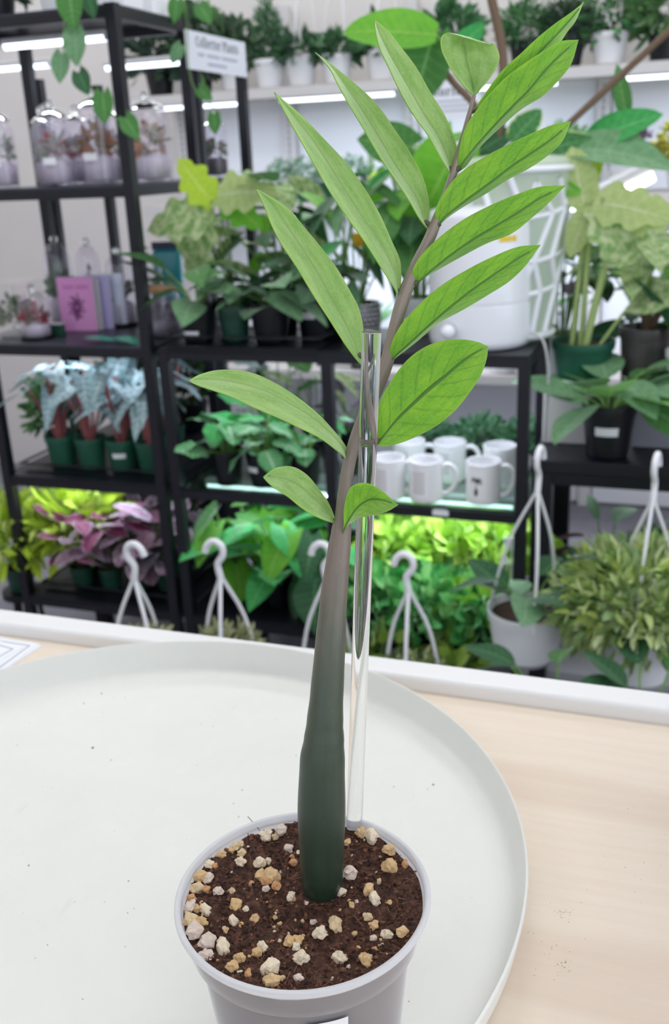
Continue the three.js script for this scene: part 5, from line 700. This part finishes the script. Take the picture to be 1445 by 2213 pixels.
// ---------- plants with white hangers in front ----------
function stand(label, x, z, h) { const t = thing('plant_stand', label, 'plant stand', [x, 0, z], 'slim grey plant stands'); part('base', cyl(0.1, 0.11, 0.012, 32), M.grey, t); part('pole', cyl(0.008, 0.008, h - 0.018, 16, 0, 0.01, 0), M.grey, t); part('plate', cyl(0.055, 0.055, 0.008, 32, 0, h - 0.008, 0), M.grey, t); }
stand('slim grey stand under the white hanging basket', -0.252, -1.88, 0.405);
{
  const t = thing('hanging_basket', 'white plastic hanging basket with dark glossy leaves before the black table', 'potted plant', [-0.252, 0.405, -1.88]);
  part('pot', lathe([[0.0001, 0], [0.058, 0], [0.064, 0.006], [0.073, 0.05], [0.077, 0.085], [0.0805, 0.087], [0.083, 0.108], [0.083, 0.112], [0.078, 0.112], [0.075, 0.09], [0.055, 0.008], [0.0001, 0.008]], 48), M.whitePlastic, t, 'white ribbed plastic basket');
  for (const y of [0.022, 0.03, 0.038]) { const g = new THREE.TorusGeometry(0.0664 + (y - 0.02) * 0.2, 0.0008, 6, 48); g.rotateX(Math.PI / 2); g.translate(0, y, 0); part('groove_ring', g, M.whitePlastic, t); }
  part('soil', lathe([[0.0001, 0.096], [0.04, 0.097], [0.076, 0.094]], 24), std(0x4a382e, 0.95), t); wires(t, [0.082, 0.1], [0.015, 0.375, 0.0], 0.085, 0.0036, 1.4, 0.33);
  rosette(t, { n: 9, seed: 141, y0: 0.095, kind: 'ovate', wide: 1.4, out: [0.03, 0.07], up: [0.02, 0.09], el: [-15, 35], len: [0.09, 0.13], mats: [LM.deep, LM.deep, LM.satin] }); rosette(t, { n: 5, seed: 142, az: [60, 110], y0: 0.095, kind: 'ovate', out: [0.07, 0.12], up: [0.05, 0.14], el: [-40, 40], len: [0.08, 0.12], mats: [LM.hoya, LM.mid, LM.deep] });
}
stand('slim grey stand under the bushy variegated basket', -0.02, -1.86, 0.4);
{
  const t = thing('hanging_basket', 'white basket overflowing with bushy yellow-green variegated foliage at the right edge', 'potted plant', [-0.02, 0.4, -1.86]); potParts(t, 0.077, 0.11, M.whitePlastic);
  bush(t, { n: 1500, size: [0.16, 0.12, 0.14], center: [-0.01, 0.16, 0], leaf: [0.042, 0.016], colors: [0xa6c070, 0xcadc92, 0x86a85e, 0xbcd06c, 0x96b47c, 0xdce6b4], seed: 143, low: -0.75 }); wires(t, [0.076, 0.11], [0.005, 0.385, 0], 0.085, 0.0036, 1.4, -0.15);
}
whole('display_bench', mergeGeometries([rbox(1.15, 0.03, 0.3, 0.004, -0.72, 0.315, -1.63), box(0.04, 0.3, 0.28, -1.27, 0.15, -1.63), box(0.04, 0.3, 0.28, -0.17, 0.15, -1.63)].map((g) => (g.index ? g.toNonIndexed() : g))), M.grey, 'low grey display bench behind the counter carrying the hanger pots', 'bench');
[[-1.0, -1.57, 'white plastic hanger hook at the left with open end to the right', 0.37, 0.0, 0.9, 0xa0a078], [-0.83, -1.62, 'white plastic hanger hook before the emerald leaves', 0.37, Math.PI, 0.25, 0xa0a878], [-0.625, -1.68, 'white plastic hanger hook half hidden by the stem', 0.36, Math.PI, 0.6, 0x7a9a50], [-0.46, -1.7, 'white plastic hanger hook before the ivy', 0.345, Math.PI, 2.2, 0x6a8a3c]].forEach(([x, z, l, ah, turn, tilt, col], i) => {
  const t = thing('hanger_pot', l, 'potted plant', [x, 0.33, z], 'pots with free white hangers'); const H = i > 1 ? 0.08 : 0.1; potParts(t, 0.07, H, M.whitePlastic);
  bush(t, { n: 260, size: [0.075, 0.04, 0.075], center: [0, H + (i > 1 ? 0.01 : 0.045), 0], leaf: [0.022, 0.012], colors: [col, 0x8a9060, 0xb8b890], seed: 150 + i }); wires(t, [0.066, H], [0.0, ah - 0.06, 0], 0.075, 0.0042, turn, tilt);
});
for (const [x, z, l, sd, ms, len] of [[-0.16, -1.62, 'broad dark green leaves poking above the counter edge at the right', 161, [LM.deep, LM.mid], [0.09, 0.12]], [-0.0, -1.6, 'single plant with oval glossy leaves at the lower right behind the counter', 162, [LM.deep, LM.mid], [0.1, 0.13]]]) { stand(`slim grey stand under the ${sd === 161 ? 'broad dark green' : 'oval glossy'} leaves behind the counter`, x, z, 0.3); foliagePot('potted_counter_plant', l, x, 0.3, z, 0.05, 0.09, M.blackPlastic, [{ n: 9, seed: sd, kind: 'ovate', out: [0.03, 0.1], up: [0.06, 0.15], el: [-25, 25], len, mats: ms }]); }
renderer.render(scene, camera);
